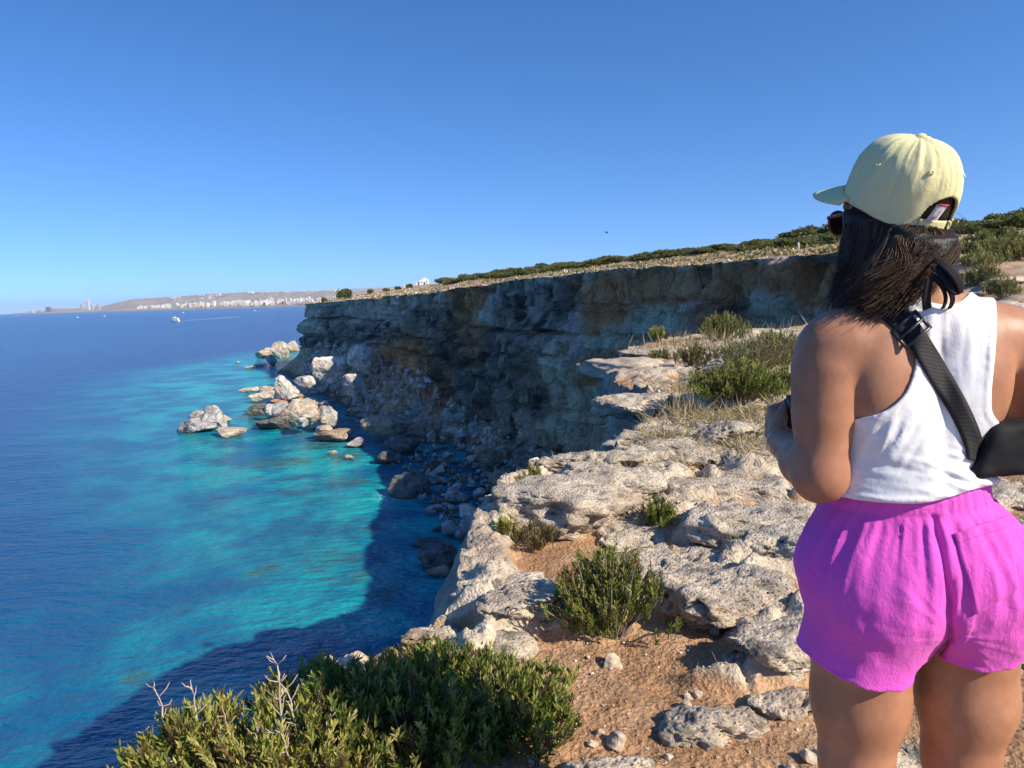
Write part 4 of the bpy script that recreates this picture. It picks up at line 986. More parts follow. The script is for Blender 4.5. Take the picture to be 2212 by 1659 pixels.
for k, (px, py, w, h, D) in enumerate(spots):
    p = at(px, py, D); z0 = gz(p[0], p[1])
    wm, hm = w / F * D, h / F * D
    v = rs.randint(8 if px > 1650 else 6) if k > 5 else rs.randint(4)
    right = px > 1700
    e = empty('maquis_shrub', (p[0], p[1], max(z0, p[2] - .15) if p[2] - z0 < 2.2 else z0), 'dark maquis shrub in the thicket on the hillside above the cove head' if right else ('olive maquis shrub in the belt along the cliff top' if k > 5 else
              ['low shrub at the very tip of the headland', 'bushy green shrub near the tip of the headland', 'small shrub between the statue and the path', 'small shrub on the field beside the white chapel', 'dark shrub on the skyline by the tiny walker', 'flat shrub on the skyline of the headland field'][k]), 'shrub', ('maquis on the hillside' if right else 'maquis belt along the cliff top') if k > 5 else None)
    e.location.z = z0 - .05
    if p[2] - z0 > 0: hm += min(p[2] - z0, 1.0)
    e.scale = (wm * .62, wm * .62, hm * 1.05); e.rotation_euler = (0, 0, rs.uniform(0, 6))
    link('crown', SC[v][0], None, e); link('trunk', SC[v][1], None, e)
# ================================================================ PERSON
def wp(px, py, y):
    d = _f + (px - 1106) / F * _r - (py - 829.5) / F * _u
    return CAMP + d * (y / d[1])
A3 = np.array
# ---- signed distance pieces
def s_cone(P, a, b, ra, rb):
    a = A3(a, np.float32); ba = A3(b, np.float32) - a; pa = P - a
    h = np.clip(pa @ ba / (ba @ ba), 0, 1)
    return np.sqrt(((pa - h[:, None] * ba) ** 2).sum(1)) - (ra + (rb - ra) * h)
def s_ell(P, c, r, M=None):
    q = P - A3(c, np.float32)
    if M is not None: q = q @ M
    r = A3(r, np.float32); k0 = np.sqrt(((q / r) ** 2).sum(1)); k1 = np.sqrt(((q / (r * r)) ** 2).sum(1)) + 1e-6
    return k0 * (k0 - 1) / k1
def smin(a, b, k):
    h = np.clip(.5 + .5 * (b - a) / k, 0, 1); return b * (1 - h) + a * h - k * h * (1 - h)
def smax(a, b, k): return -smin(-a, -b, k)
def polygonize(fn, lo, hi, h, B=5):
    lo = A3(lo, float); hi = A3(hi, float)
    nb = np.ceil((hi - lo) / (h * B)).astype(int); n = nb * B
    ax = [lo[k] + h * np.arange(n[k]) for k in range(3)]
    cx = [lo[k] + h * B * (np.arange(nb[k]) + .5) - h / 2 for k in range(3)]
    C = np.stack(np.meshgrid(*cx, indexing='ij'), -1).reshape(-1, 3).astype(np.float32)
    dc = fn(C)
    act = np.abs(dc) < B * h * 0.87 * 1.35 + 0.010
    G = np.repeat(np.repeat(np.repeat(np.where(dc < 0, -1., 1.).reshape(nb), B, 0), B, 1), B, 2).astype(np.float32)
    bi = np.stack(np.unravel_index(np.nonzero(act)[0], nb), 1)
    o = np.stack(np.meshgrid(*[np.arange(B)] * 3, indexing='ij'), -1).reshape(-1, 3)
    I = (bi[:, None] * B + o[None]).reshape(-1, 3)
    P = (lo + I * h).astype(np.float32)
    val = np.concatenate([fn(P[k:k + 300000]) for k in range(0, len(P), 300000)])
    G[I[:, 0], I[:, 1], I[:, 2]] = val
    # surface nets
    ins = G < 0
    m = n - 1
    cnt = np.zeros(m, np.int8)
    cs = [(a, b, c) for a in (0, 1) for b in (0, 1) for c in (0, 1)]
    for a, b, c in cs: cnt += ins[a:a + m[0], b:b + m[1], c:c + m[2]]
    cell = (cnt > 0) & (cnt < 8)
    ci = np.stack(np.nonzero(cell), 1)
    acc = np.zeros((len(ci), 3)); w = np.zeros(len(ci))
    for e0 in cs:
        for k in range(3):
            if e0[k]: continue
            e1 = list(e0); e1[k] = 1
            v0 = G[ci[:, 0] + e0[0], ci[:, 1] + e0[1], ci[:, 2] + e0[2]]; v1 = G[ci[:, 0] + e1[0], ci[:, 1] + e1[1], ci[:, 2] + e1[2]]
            x = (v0 < 0) != (v1 < 0)
            t = np.where(x, v0 / np.where(x, v0 - v1, 1), 0)
            p = np.tile(A3(e0, float), (len(ci), 1)); p[:, k] += t
            acc += p * x[:, None]; w += x
    V = lo + (ci + acc / w[:, None]) * h
    idx = -np.ones(m, np.int64); idx[cell] = np.arange(len(ci))
    FF = []
    for k in range(3):
        a, b = (k + 1) % 3, (k + 2) % 3
        s0 = [slice(None)] * 3; s1 = [slice(None)] * 3; s0[k] = slice(0, -1); s1[k] = slice(1, None)
        x = ins[tuple(s0)] != ins[tuple(s1)]
        E = np.stack(np.nonzero(x), 1)
        E = E[(E[:, a] > 0) & (E[:, b] > 0) & (E[:, a] < m[a]) & (E[:, b] < m[b])]
        fl = ins[E[:, 0], E[:, 1], E[:, 2]]
        def cid(da, db):
            q = E.copy(); q[:, a] -= da; q[:, b] -= db; return idx[q[:, 0], q[:, 1], q[:, 2]]
        Q = np.stack([cid(1, 1), cid(0, 1), cid(0, 0), cid(1, 0)], 1)
        Q[~fl] = Q[~fl][:, ::-1]
        FF.append(Q)
    Q = np.concatenate(FF); Q = Q[(Q >= 0).all(1)]
    return V.astype(np.float32), Q

# ---- body
SHL, SHR = A3([.597, 1.385, 1.275]), A3([.950, 1.395, 1.275])
ELL, ELR = A3([.574, 1.360, 1.040]), A3([1.03, 1.42, 1.088])
WRL = wp(1684, 950, 1.575); WRR = A3([.770, 1.625, 1.105])
FACE = A3([-.38, .925, 0.0]); FACE /= np.linalg.norm(FACE); FSIDE = A3([FACE[1], -FACE[0], 0])   # her right-hand side
HC = wp(1938, 438, 1.435)           # middle of the skull
HM = np.stack([FSIDE, FACE, A3([0, 0, 1.])], 1).astype(np.float32)
def hp(s, f, u): return HC + FSIDE * s + FACE * f + A3([0, 0, u])
def d_torso(P):
    d = s_ell(P, (.778, 1.415, .855), (.178, .118, .135))
    d = smin(d, s_ell(P, (.750, 1.405, 1.02), (.129, .100, .15)), .07)
    d = smin(d, s_ell(P, (.764, 1.412, 1.165), (.150, .112, .17)), .06)
    d = smin(d, s_cone(P, (.64, 1.385, 1.285), (.90, 1.392, 1.285), .055, .055), .06)
    d = smin(d, s_ell(P, (.672, 1.345, 1.205), (.055, .045, .085)), .05)      # shoulder blades
    d = smin(d, s_ell(P, (.856, 1.348, 1.205), (.055, .045, .085)), .05)
    for sx in (.705, .84): d = smin(d, s_ell(P, (sx, 1.495, 1.175), (.066, .066, .07)), .03)
    d = smin(d, s_cone(P, (.768, 1.375, 1.33), (.64, 1.39, 1.30), .052, .045), .05)
    d = smin(d, s_cone(P, (.768, 1.375, 1.33), (.90, 1.39, 1.30), .052, .045), .05)
    d = smin(d, s_cone(P, (.768, 1.385, 1.32), (.762, 1.415, 1.47), .062, .056), .035)
    d += 0.010 * np.exp(-((P[:, 0] - .768) / .018) ** 2) * (P[:, 1] < 1.40) * sst(.95, 1.05, P[:, 2]) * sst(1.36, 1.28, P[:, 2])  # spine
    return d
def d_hips(P):
    d = s_ell(P, (.778, 1.415, .845), (.186, .122, .13))
    for sx in (.692, .866): d = smin(d, s_ell(P, (sx, 1.345, .795), (.100, .092, .105)), .03)
    return d
def d_leg(P, s):
    x0, x1, x2 = (.684, .674, .666) if s < 0 else (.872, .886, .876)
    d = s_cone(P, (x0, 1.40, .76), (x1, 1.392, .57), .108, .0865)
    d = smin(d, s_cone(P, (x1, 1.392, .57), (x2, 1.385, .44), .0865, .066), .03)
    d = smin(d, s_cone(P, (x2, 1.385, .44), (x2, 1.36, .30), .062, .058), .03)
    d = smin(d, s_cone(P, (x2, 1.36, .30), (x2, 1.368, .075), .057, .034), .03)
    d = smin(d, s_cone(P, (x2, 1.355, .035), (x2 + .012 * s, 1.50, .028), .036, .030), .03)
    for k in range(5): d = smin(d, s_cone(P, (x2 + .012 * s + (k - 2) * .016, 1.50, .022), (x2 + .012 * s + (k - 2) * .018, 1.548 - .006 * abs(k - (1.2 if s < 0 else 2.8)), .014), .014, .010), .008)
    return d
def d_arm(P, S, E, W):
    d = s_cone(P, S, E, .059, .0475)
    d = smin(d, s_cone(P, S + (E - S) * .18 + A3([0, 0, .0]), S + (E - S) * .5, .058, .050), .03)
    d = smin(d, s_cone(P, E, E + (W - E) * .35, .046, .044), .025)
    d = smin(d, s_cone(P, E + (W - E) * .35, W, .043, .0275), .025)
    return d
def d_head(P):
    d = s_ell(P, hp(0, .004, .010), (.069, .084, .092), HM)
    d = smin(d, s_ell(P, hp(0, .030, -.055), (.058, .062, .070), HM), .03)
    d = smin(d, s_cone(P, hp(0, .072, -.10), hp(0, .06, -.105), .024, .02), .03)       # chin
    d = smin(d, s_cone(P, hp(0, .088, .008), hp(0, .107, -.034), .008, .0125), .012)    # nose
    for s in (-1, 1):
        d = smax(d, -s_ell(P, hp(s * .032, .097, .006), (.017, .012, .011), HM), .012)
        d = smin(d, s_ell(P, hp(s * .032, .083, .004), (.0125, .0125, .0125), HM), .002)     # eyes
        d = smin(d, s_ell(P, hp(s * .071, -.004, -.040), (.009, .019, .030), HM), .008)      # ears
        d = smin(d, s_cone(P, hp(s * .022, .096, .026), hp(s * .05, .078, .024), .006, .005), .012)
    d = smin(d, s_cone(P, hp(-.020, .090, -.062), hp(.020, .090, -.062), .0068, .0068), .006)
    d = smin(d, s_cone(P, hp(-.017, .088, -.074), hp(.017, .088, -.074), .008, .008), .006)
    d = smin(d, s_cone(P, hp(0, -.03, -.07), A3([.764, 1.405, 1.38]), .058, .058), .03)
    return d
def d_body(P):
    d = d_torso(P)
    d = smin(d, d_hips(P), .04)
    d = smin(d, smin(d_leg(P, -1), d_leg(P, 1), .012), .03)
    ka = .004 + .034 * sst(1.20, 1.30, P[:, 2])
    d = smin(d, d_arm(P, SHL, ELL, WRL), ka)
    d = smin(d, d_arm(P, SHR, ELR, WRR), ka)
    return d
def unit(v): v = A3(v, float); return v / np.linalg.norm(v)
def make_hand(W, E, s):
    """hand closed round the gadget: palm, four unequal bent fingers, thumb leaving the side of the palm. s=+1 left hand"""
    x = A3([1.0, 0, 0]) * s
    h = unit(unit(W - E) * .55 + A3([.10 * s, .75, .42])); t = unit(A3([0, -.35, .9]) - h * (A3([0, -.35, .9]) @ h)); x = unit(x - h * (x @ h) - t * (x @ t))
    segs = []
    for k, (o, L) in enumerate([(.031, 1.0), (.011, 1.08), (-.010, 1.0), (-.029, .82)]):
        k0 = W + h * (.082 - .006 * abs(k - 1)) + t * o
        a = k0 + (h * .72 + x * .70) * .036 * L; b_ = a + (x * .80 - h * .60) * .024 * L; c = b_ + (x * .05 - h * .99) * .019 * L
        segs.append([(W + h * .03 + t * o * .7, k0, .0125, .0115), (k0, a, .0112, .0098), (a, b_, .0098, .0088), (b_, c, .0086, .0072)])
    th0 = W + h * .020 + t * .020; th1 = W + h * .050 + t * .046 + x * .016; th2 = th1 + h * .027 + t * .004 + x * .016; th3 = th2 + h * .020 - t * .003 + x * .014
    def fn(P):
        d = s_cone(P, W - h * .03, W + h * .01, .027, .025)
        d = smin(d, s_ell(P, W + h * .045, (.017, .047, .037), np.stack([x, h, t], 1).astype(np.float32)), .02)
        for f in segs:
            q = s_cone(P, *f[0])
            for g in f[1:]: q = smin(q, s_cone(P, *g), .004)
            d = smin(d, q, .0035)
        th = smin(smin(s_cone(P, th0, th1, .0165, .0125), s_cone(P, th1, th2, .0122, .0108), .004), s_cone(P, th2, th3, .0105, .0085), .004)
        return smin(d, th, .006)
    c = W + h * .05
    return polygonize(fn, c - .105, c + .105, .0024), (h, t, x)
(HVL, HFL), (hL, tL, xL) = make_hand(WRL, ELL, 1)
(HVR, HFR), _h2 = make_hand(WRR, ELR, -1)
BV_, BF_ = polygonize(d_body, (.45, 1.14, -.03), (1.10, 1.72, 1.52), .0055)
HV_, HF_ = polygonize(d_head, HC - A3([.13, .15, .20]), HC + A3([.13, .15, .125]), .0035)
_n1, _n2, _n3 = len(BV_), len(BV_) + len(HV_), len(BV_) + len(HV_) + len(HVL)
_V = np.concatenate([BV_, HV_, HVL, HVR]); _F = np.concatenate([BF_, HF_ + _n1, HFL + _n2, HFR + _n3])
_sk = mix((0.45, 0.22, 0.125), (0.385, 0.18, 0.10), sst(-.4, .4, fbm(_V * 6, 3, 401)))
_sk = mix(_sk, (0.36, 0.15, 0.10), .5 * np.exp(-(((_V - ELL) ** 2).sum(1)) / .004))
b = MatB('tanned_skin')
pos = b.pos()
c = b.attr('Col').outputs['Color']
c = b.mixc(1.0, c, b.ramp(b.noise(pos, 26, 4, .6), [(.35, .9), (.65, 1.08)]), 'MULTIPLY')
hh = b.math('ADD', b.math('MULTIPLY', b.noise(pos, 700, 2, .5), .3), b.math('MULTIPLY', b.noise(pos, 40, 3, .5), 1.6))
M_SKIN = b.done(b.bsdf(c, 0.44, b.bump(hh, .15, .004), .3, Subsurface_Weight=.12, Subsurface_Radius=(.012, .005, .003), Subsurface_Scale=1.0))
PERSON = empty('person', (.78, 1.40, 0), 'woman in a pale yellow cap, white tank top and pink shorts looking out to sea', 'person')
PINV = Matrix.Translation((-.78, -1.40, 0))
def pl(name, me, mat, parent=None, **kw):
    o = link(name, me, mat, parent or PERSON, **kw)
    if parent is None: o.matrix_parent_inverse = PINV
    return o
body = pl('body', mesh('body', _V, _F, _sk), M_SKIN)

# ---- 2D outline helper (back of the garment, drawn on the plane of her back)
def poly_sd(px, py, poly):
    poly = A3(poly, float); d = np.full(len(px), 1e9); ins = np.zeros(len(px), bool)
    for (x0, y0), (x1, y1) in zip(poly, np.roll(poly, -1, 0)):
        ex, ey = x1 - x0, y1 - y0; t = np.clip(((px - x0) * ex + (py - y0) * ey) / (ex * ex + ey * ey), 0, 1)
        d = np.minimum(d, (px - x0 - t * ex) ** 2 + (py - y0 - t * ey) ** 2)
        if y0 != y1:
            c = ((y0 > py) != (y1 > py)) & (px < ex * (py - y0) / (y1 - y0) + x0); ins ^= c
    d = np.sqrt(d); return np.where(ins, -d, d)
def spline2(pts, k=5):
    P = A3([(a, b_, 0) for a, b_ in pts], float); out = []
    for i in range(len(P) - 1):
        p0, p1, p2, p3 = P[max(i - 1, 0)], P[i], P[i + 1], P[min(i + 2, len(P) - 1)]
        for t in np.linspace(0, 1, k, endpoint=False):
            out.append((.5 * (2 * p1 + (p2 - p0) * t + (2 * p0 - 5 * p1 + 4 * p2 - p3) * t * t + (3 * p1 - p0 - 3 * p2 + p3) * t ** 3))[:2])
    return out
_hem = spline2([(1796, 1068), (1859, 1081), (1948, 1088), (2008, 1085), (2067, 1070), (2096, 1060), (2150, 1046)])
_rarm = spline2([(2165, 918), (2152, 905), (2143, 887), (2142, 857), (2144, 824), (2150, 765), (2153, 715), (2153, 669), (2147, 640), (2133, 622), (2112, 600)])
_neck = spline2([(2098, 590), (2101, 606), (2098, 624), (2087, 641), (2068, 654), (2045, 658), (2011, 653), (1987, 641), (1961, 621), (1945, 596)])
_larm = spline2([(1918, 590), (1925, 615), (1941, 641), (1966, 679), (1977, 720), (1979, 765), (1975, 798), (1964, 833), (1946, 861), (1918, 884), (1883, 898), (1847, 905), (1800, 912)])
TANK = [(1690, 1030)] + _hem + [(2210, 1035), (2210, 930)] + _rarm + [(2104, 585)] + _neck + [(1930, 580)] + _larm + [(1690, 925)]
# every outline is laid flat on the plane y = 1.30 behind her back, so that it belongs to the garment
def toplane(P):
    """x, z of a point -> the same measure as the outlines (plane y=1.30)"""
    Q = P.copy(); Q[:, 1] = 1.30; a, b_, _ = proj(Q); return a, b_
def outline(poly): return poly
def d_tank(P):
    px, py, _ = proj(P)
    m_b = poly_sd(px, py, TANK) / 1170.
    x, y, z = P[:, 0], P[:, 1], P[:, 2]
    side = np.abs(x - .772)
    m_f = np.maximum(z - np.where(side < .115, 1.225 + .12 * sst(.05, .10, side), 1.14), .985 - z)
    m_f = np.where((side > .062) & (side < .108), np.minimum(m_f, np.maximum(np.abs(side - .085) - .022, np.maximum(z - 1.36, .985 - z))), m_f)
    k = sst(1.40, 1.44, y)
    m = m_b * (1 - k) + m_f * k
    # folds
    c_, s_ = math.cos(R(32)), math.sin(R(32))
    u, v = px * c_ + py * s_, -px * s_ + py * c_
    Q = np.column_stack([u / 26, v / 150, 0 * u])
    fold = .0075 * ridged(Q, 2, 411) * np.exp(-(((px - 1925) / 75) ** 2 + ((py - 925) / 75) ** 2))
    u2, v2 = px * .97 + py * .24, -px * .24 + py * .97
    fold += .0075 * fbm(np.column_stack([u2 / 150, v2 / 24, 0 * u]), 2, 413) * sst(940, 1010, py) * (.35 + .9 * sst(1960, 2080, px))
    fold += .0040 * fbm(np.column_stack([px / 22, py / 130, 0 * u]), 2, 415) * sst(900, 720, py) * .7
    band = .0016 * sst(-.015, -.0125, m) * (py < 960)
    loose = .004 + .009 * sst(880, 1000, py) * sst(2090, 2000, px) + .003 * np.exp(-((px - 2120) / 40) ** 2 - ((py - 900) / 60) ** 2)
    loose = np.maximum(loose, .009 * sst(1000, 1030, py))
    d = smin(smin(d_torso(P), d_hips(P), .04), s_ell(P, (.758, 1.406, .985), (.150, .114, .10)), .05) - loose - fold - band
    hem = .004 * np.exp(-((m + .006) / .006) ** 2) * (py > 1000)
    return smax(d - hem, m, .003)
TV, TF = polygonize(d_tank, (.55, 1.20, .93), (.99, 1.64, 1.45), .0034)
b = MatB('white_ribbed_cotton')
pos = b.obj()
sx = b.n('SeparateXYZ', None, Vector=pos).outputs[0]
rib = b.math('SINE', b.math('MULTIPLY_ADD', b.noise(pos, 5, 2, .5), 30.0, b.math('MULTIPLY', sx, 2150.)))
hgt = b.math('ADD', b.math('MULTIPLY', rib, .012), b.math('MULTIPLY', b.noise(pos, 30, 3, .6), 1.4))
M_TANK = b.done(b.bsdf(b.mixc(b.noise(pos, 30, 3), (0.74, 0.74, 0.75), (0.84, 0.84, 0.84)), .85, b.bump(hgt, .45, .0035), .15, Subsurface_Weight=.05, Subsurface_Radius=(.01, .01, .01)))
tank = pl('tank_top', mesh('tank_top', TV, TF), M_TANK, label='white ribbed racerback tank top')

# ---- shorts
_hz = [wp(a, b_ - 9, 1.275) for a, b_ in [(1690, 1415), (1718, 1438), (1770, 1468), (1820, 1486), (1870, 1496), (1940, 1498), (1975, 1490), (1986, 1468), (2000, 1456), (2060, 1458), (2120, 1464), (2180, 1455), (2230, 1432)]]
_hx = A3([p[0] for p in _hz]); _hzz = A3([p[2] for p in _hz])
def d_shorts_core(P):
    d = d_hips(P) - .012
    d = smin(d, s_ell(P, (.768, 1.405, .955), (.163, .118, .10)), .03)
    d = smin(d, s_ell(P, (.776, 1.398, .885), (.196, .134, .085)), .04)
    d = smin(d, s_cone(P, (.693, 1.392, .80), (.657, 1.378, .56), .118, .125), .035)
    d = smin(d, s_cone(P, (.868, 1.392, .80), (.896, 1.378, .56), .112, .106), .028)
    d = smin(d, s_ell(P, (.778, 1.39, .83), (.222, .142, .13)), .04)
    return d
def d_shorts(P):
    px, py, _ = proj(P)
    x, y, z = P[:, 0], P[:, 1], P[:, 2]
    d = d_shorts_core(P)
    ang = np.arctan2(x - .77, 1.40 - y)
    # gathers below the waistband
    gq = np.column_stack([ang * 5.6 + .8 * (1 - z) * np.sign(x - .80), z * 2.2, 0 * x])
    d -= .0068 * ridged(gq, 1, 421) * sst(.70, .90, z) * sst(.975, .955, z)
    d -= .0035 * fbm(np.column_stack([ang * 13, z * 4, 0 * x]), 2, 423) * sst(.84, .94, z) * sst(.98, .96, z)
    # pull folds fanning from the seat seam
    cx, cy = 2055, 1375
    th = np.arctan2(py - cy, px - cx); rad_ = np.hypot(px - cx, py - cy)
    d -= .0030 * ridged(np.column_stack([th * 3.4, rad_ / 260, 0 * x]), 2, 425) * np.exp(-(rad_ / 190) ** 2) * (y < 1.42)
    d -= .0030 * fbm(np.column_stack([x * 16, y * 12, z * 14 + x * 9]), 2, 427) * sst(.90, .80, z)
    d -= .006 * fbm(np.column_stack([x * 9, y * 9, z * 6]), 2, 429) * sst(.92, .8, z)
    # seat seam
    sxl = np.interp(py, [1090, 1200, 1300, 1380, 1460], [2012, 2034, 2052, 2052, 1992])
    d += .010 * np.exp(-((px - sxl) / 7) ** 2) * sst(1085, 1130, py) * (y < 1.42) + .010 * np.exp(-((px - sxl) / 22) ** 2) * sst(1230, 1360, py) * (y < 1.42)
    # elastic waistband
    wb = sst(.975, .982, z)
    dw = s_ell(P, (.760, 1.406, .965), (.150, .113, .16)) - .0035 * ridged(np.column_stack([ang * 12, z * 2.5, 0 * x]), 2, 431) - .003
    d = d * (1 - wb) + dw * wb
    hz = np.interp(x, _hx, _hzz) + .004 * perlin(np.column_stack([x * 40, y * 40, 0 * x]), 433)
    cut = np.maximum(hz - z, z - 1.03)
    d -= .0022 * np.exp(-((z - hz - .003) / .004) ** 2)
    shell = np.maximum(d, -(d + .0085))
    return smax(np.where(z < hz + .10, shell, d), cut, .002)
SV, SF = polygonize(d_shorts, (.50, 1.16, .53), (1.06, 1.60, 1.05), .0036)
b = MatB('pink_cotton')
pos = b.obj()
hgt = b.math('ADD', b.math('MULTIPLY', b.noise(pos, 700, 2, .5), .5), b.math('ADD', b.noise(pos, 70, 4, .6), b.math('MULTIPLY', b.noise(b.scale(pos, (1.4, 1, .7)), 22, 4, .6), 2.2)))
M_PINK = b.done(b.bsdf(b.mixc(b.noise(pos, 18, 4, .6), (0.73, 0.095, 0.52), (0.80, 0.13, 0.60)), .9, b.bump(hgt, .5, .006), .12, Sheen_Weight=.12, Sheen_Roughness=.5))
shorts = pl('shorts', mesh('shorts', SV, SF), M_PINK, label='bright pink cotton shorts with raw hems')
def trace(px, py, fn, off=0.0, y0=1.02):
    """first point on a surface seen along a line from the viewer's side"""
    px = np.atleast_1d(A3(px, float)); py = np.atleast_1d(A3(py, float))
    d = _f + ((px - 1106) / F)[:, None] * _r - ((py - 829.5) / F)[:, None] * _u; d /= np.linalg.norm(d, axis=1)[:, None]
    t = np.full(len(px), 1.05)
    for _ in range(60): t = t + np.clip(fn((CAMP + d * t[:, None]).astype(np.float32)) - off, -.02, .05) * .7
    return CAMP + d * t[:, None]
def sheet(P, nr, nc, back, name):
    """a thin solid sheet from a grid of points, thickened along `back`"""
    P = P.reshape(nr, nc, 3); du = np.gradient(P, axis=0); dv = np.gradient(P, axis=1)
    n = np.cross(du, dv); n /= np.linalg.norm(n, axis=2)[..., None] + 1e-9
    n *= np.sign((n * (CAMP - P)).sum(2).mean())
    A = P.reshape(-1, 3); Bk = (P - n * back).reshape(-1, 3); Fc = grid_faces(nr, nc).tolist(); N = nr * nc
    Fb = [tuple(i + N for i in f[::-1]) for f in Fc]
    ring = [(0, j) for j in range(nc)] + [(i, nc - 1) for i in range(1, nr)] + [(nr - 1, j) for j in range(nc - 2, -1, -1)] + [(i, 0) for i in range(nr - 2, 0, -1)]
    ids = [i * nc + j for i, j in ring]
    side = [(ids[k], ids[(k + 1) % len(ids)], ids[(k + 1) % len(ids)] + N, ids[k] + N) for k in range(len(ids))]
    me = mesh(name, np.vstack([A, Bk]), Fc + Fb + [f[::-1] for f in side])
    bm = bmesh.new(); bm.from_mesh(me); bmesh.ops.recalc_face_normals(bm, faces=bm.faces); bm.to_mesh(me); bm.free(); return me
def quadgrid(c, nr, nc):
    u = np.linspace(0, 1, nr)[:, None, None]; v = np.linspace(0, 1, nc)[None, :, None]; c = [A3(q, float) for q in c]
    return ((1 - u) * ((1 - v) * c[0] + v * c[1]) + u * ((1 - v) * c[3] + v * c[2])).reshape(-1, 2)
d_sh = lambda P: d_shorts(P)
G2 = quadgrid([(2064, 1152), (2180, 1112), (2203, 1272), (2112, 1328)], 22, 18)
PK = trace(G2[:, 0], G2[:, 1], d_sh, .0052)
pocket = pl('pocket', sheet(PK, 22, 18, .007, 'pocket'), M_PINK, shorts, label='patch pocket on the right seat')
G2 = quadgrid([(2064, 1152), (2180, 1112), (2184, 1135), (2071, 1174)], 6, 18)
pl('pocket_hem', sheet(trace(G2[:, 0], G2[:, 1], d_sh, .0068), 6, 18, .004, 'pocket_hem'), M_PINK, pocket)
# ---- cap
CAPU = unit(A3([0, 0, 1.]) - FACE * .40 + FSIDE * 0); CAPF = unit(FACE - CAPU * (FACE @ CAPU)); CAPS = np.cross(CAPF, CAPU)
CB = hp(0, .002, -.006)              # centre of the lower edge
CM = np.stack([CAPS, CAPF, CAPU], 1).astype(np.float32)
def d_dome(P):
    q = (P - CB.astype(np.float32)) @ CM
    a = np.arctan2(q[:, 0], q[:, 1]); H = .127
    wr = .0035 * perlin(np.column_stack([np.cos(a) * 3.2, np.sin(a) * 3.2, q[:, 2] * 14]), 441) + .0022 * ridged(np.column_stack([np.cos(a) * 6, np.sin(a) * 6, q[:, 2] * 9]), 2, 443) * sst(.02, .09, q[:, 2])
    z = np.maximum(q[:, 2], 0) / H
    k = ((np.abs(q[:, 0]) / .0865) ** 2 + (np.abs(q[:, 1]) / .1065) ** 2)
    e = (k ** 1.32 + z ** 2.7) ** .385
    d = (e - 1) * .088 - wr
    seam = np.abs(((a / (np.pi / 3) + .5) % 1) - .5) * (np.pi / 3) * np.sqrt(q[:, 0] ** 2 + q[:, 1] ** 2)
    return d + .0012 * np.exp(-(seam / .0032) ** 2), q, a
def d_cap(P):
    d, q, a = d_dome(P)
    sh = np.maximum(d, -(d + .0055))
    low = -.010 * (np.cos(a) < 0) * np.abs(np.cos(a)) + .006 * np.cos(a)           # lower at the back
    sh = smax(sh, -(q[:, 2] - low) - .010, .002)
    hole = np.sqrt((q[:, 0] / .040) ** 2 + ((q[:, 2] + .004) / .047) ** 2) - 1
    hole = np.where(q[:, 1] < 0, hole * .038, 1.0)
    return smax(sh, -hole, .002)
KV, KF = polygonize(d_cap, CB - A3([.135, .135, .045]), CB + A3([.135, .135, .16]), .0024)
b = MatB('pale_yellow_twill')
pos = b.obj()
hgt = b.math('ADD', b.math('MULTIPLY', b.noise(pos, 900, 2), .4), b.math('ADD', b.noise(pos, 45, 4, .6), b.math('MULTIPLY', b.noise(pos, 16, 3, .5), 2.0)))
M_CAP = b.done(b.bsdf(b.mixc(b.noise(pos, 35, 4, .6), (0.76, 0.70, 0.34), (0.84, 0.79, 0.46)), .85, b.bump(hgt, .4, .006), .15))
cap = pl('cap', mesh('cap', KV, KF), M_CAP, label='pale yellow baseball cap with an open back')
def cp(s, f, u): return CB + CAPS * s + CAPF * f + CAPU * u
# brim
nu, nv = 26, 9; Gp = []
for i in range(nu):
    a = (i / (nu - 1) - .5) * 2 * R(68)
    r0 = A3([.0865 * math.sin(a), .1065 * math.cos(a)]); ext = .082 * math.cos(a * 90 / 68 * .92) ** .75
    for j in range(nv):
        t = j / (nv - 1); q = r0 * .985 + A3([math.sin(a) * .22, 1.0]) * ext * t
        Gp.append(cp(q[0], q[1], .004 - .020 * (q[0] / .09) ** 2 - .030 * t * (ext / .08) - .006 * t * t + .010))
pl('brim', sheet(A3(Gp), nu, nv, .0042, 'brim'), M_CAP, cap)
g = Geo(); V, Fc = ico(3); g.add(V * A3([.0105, .0105, .006]) + cp(0, 0, .1275), Fc.tolist()); pl('button', g.mesh('button'), M_CAP, cap)
for k in range(6):
    a = (k + .5) * np.pi / 3
    for t in np.linspace(.2, 1.2, 160):
        q = A3([.0865 * math.sin(a) * math.cos(t * .9), .1065 * math.cos(a) * math.cos(t * .9), .138 * math.sin(t * .9) * 1.02])
    uu = np.linspace(0, np.pi / 2, 200); ring = np.stack([math.sin(a) * np.cos(uu), math.cos(a) * np.cos(uu), np.sin(uu)], 1) * A3([.125, .14, .15])
    W_ = CB + ring @ np.stack([CAPS, CAPF, CAPU]); dd = d_dome(W_.astype(np.float32))[0]
    kk = 84
    p0 = CB; dr = unit(W_[kk] - CB); t = .05
    for _ in range(60): t -= d_dome((CB + dr * t)[None].astype(np.float32))[0][0] * .7
    P0 = CB + dr * t
    n = dr; u1 = unit(np.cross(n, A3([0, 0, 1.]))); u2 = np.cross(n, u1)
    th = np.linspace(0, 2 * np.pi, 14); g = Geo(); g.tube(P0 + n * .0006 + (np.cos(th)[:, None] * u1 + np.sin(th)[:, None] * u2) * .0034, .0013, 6, None, False)
    pl('eyelet', g.mesh('eyelet'), M_CAP, cap)
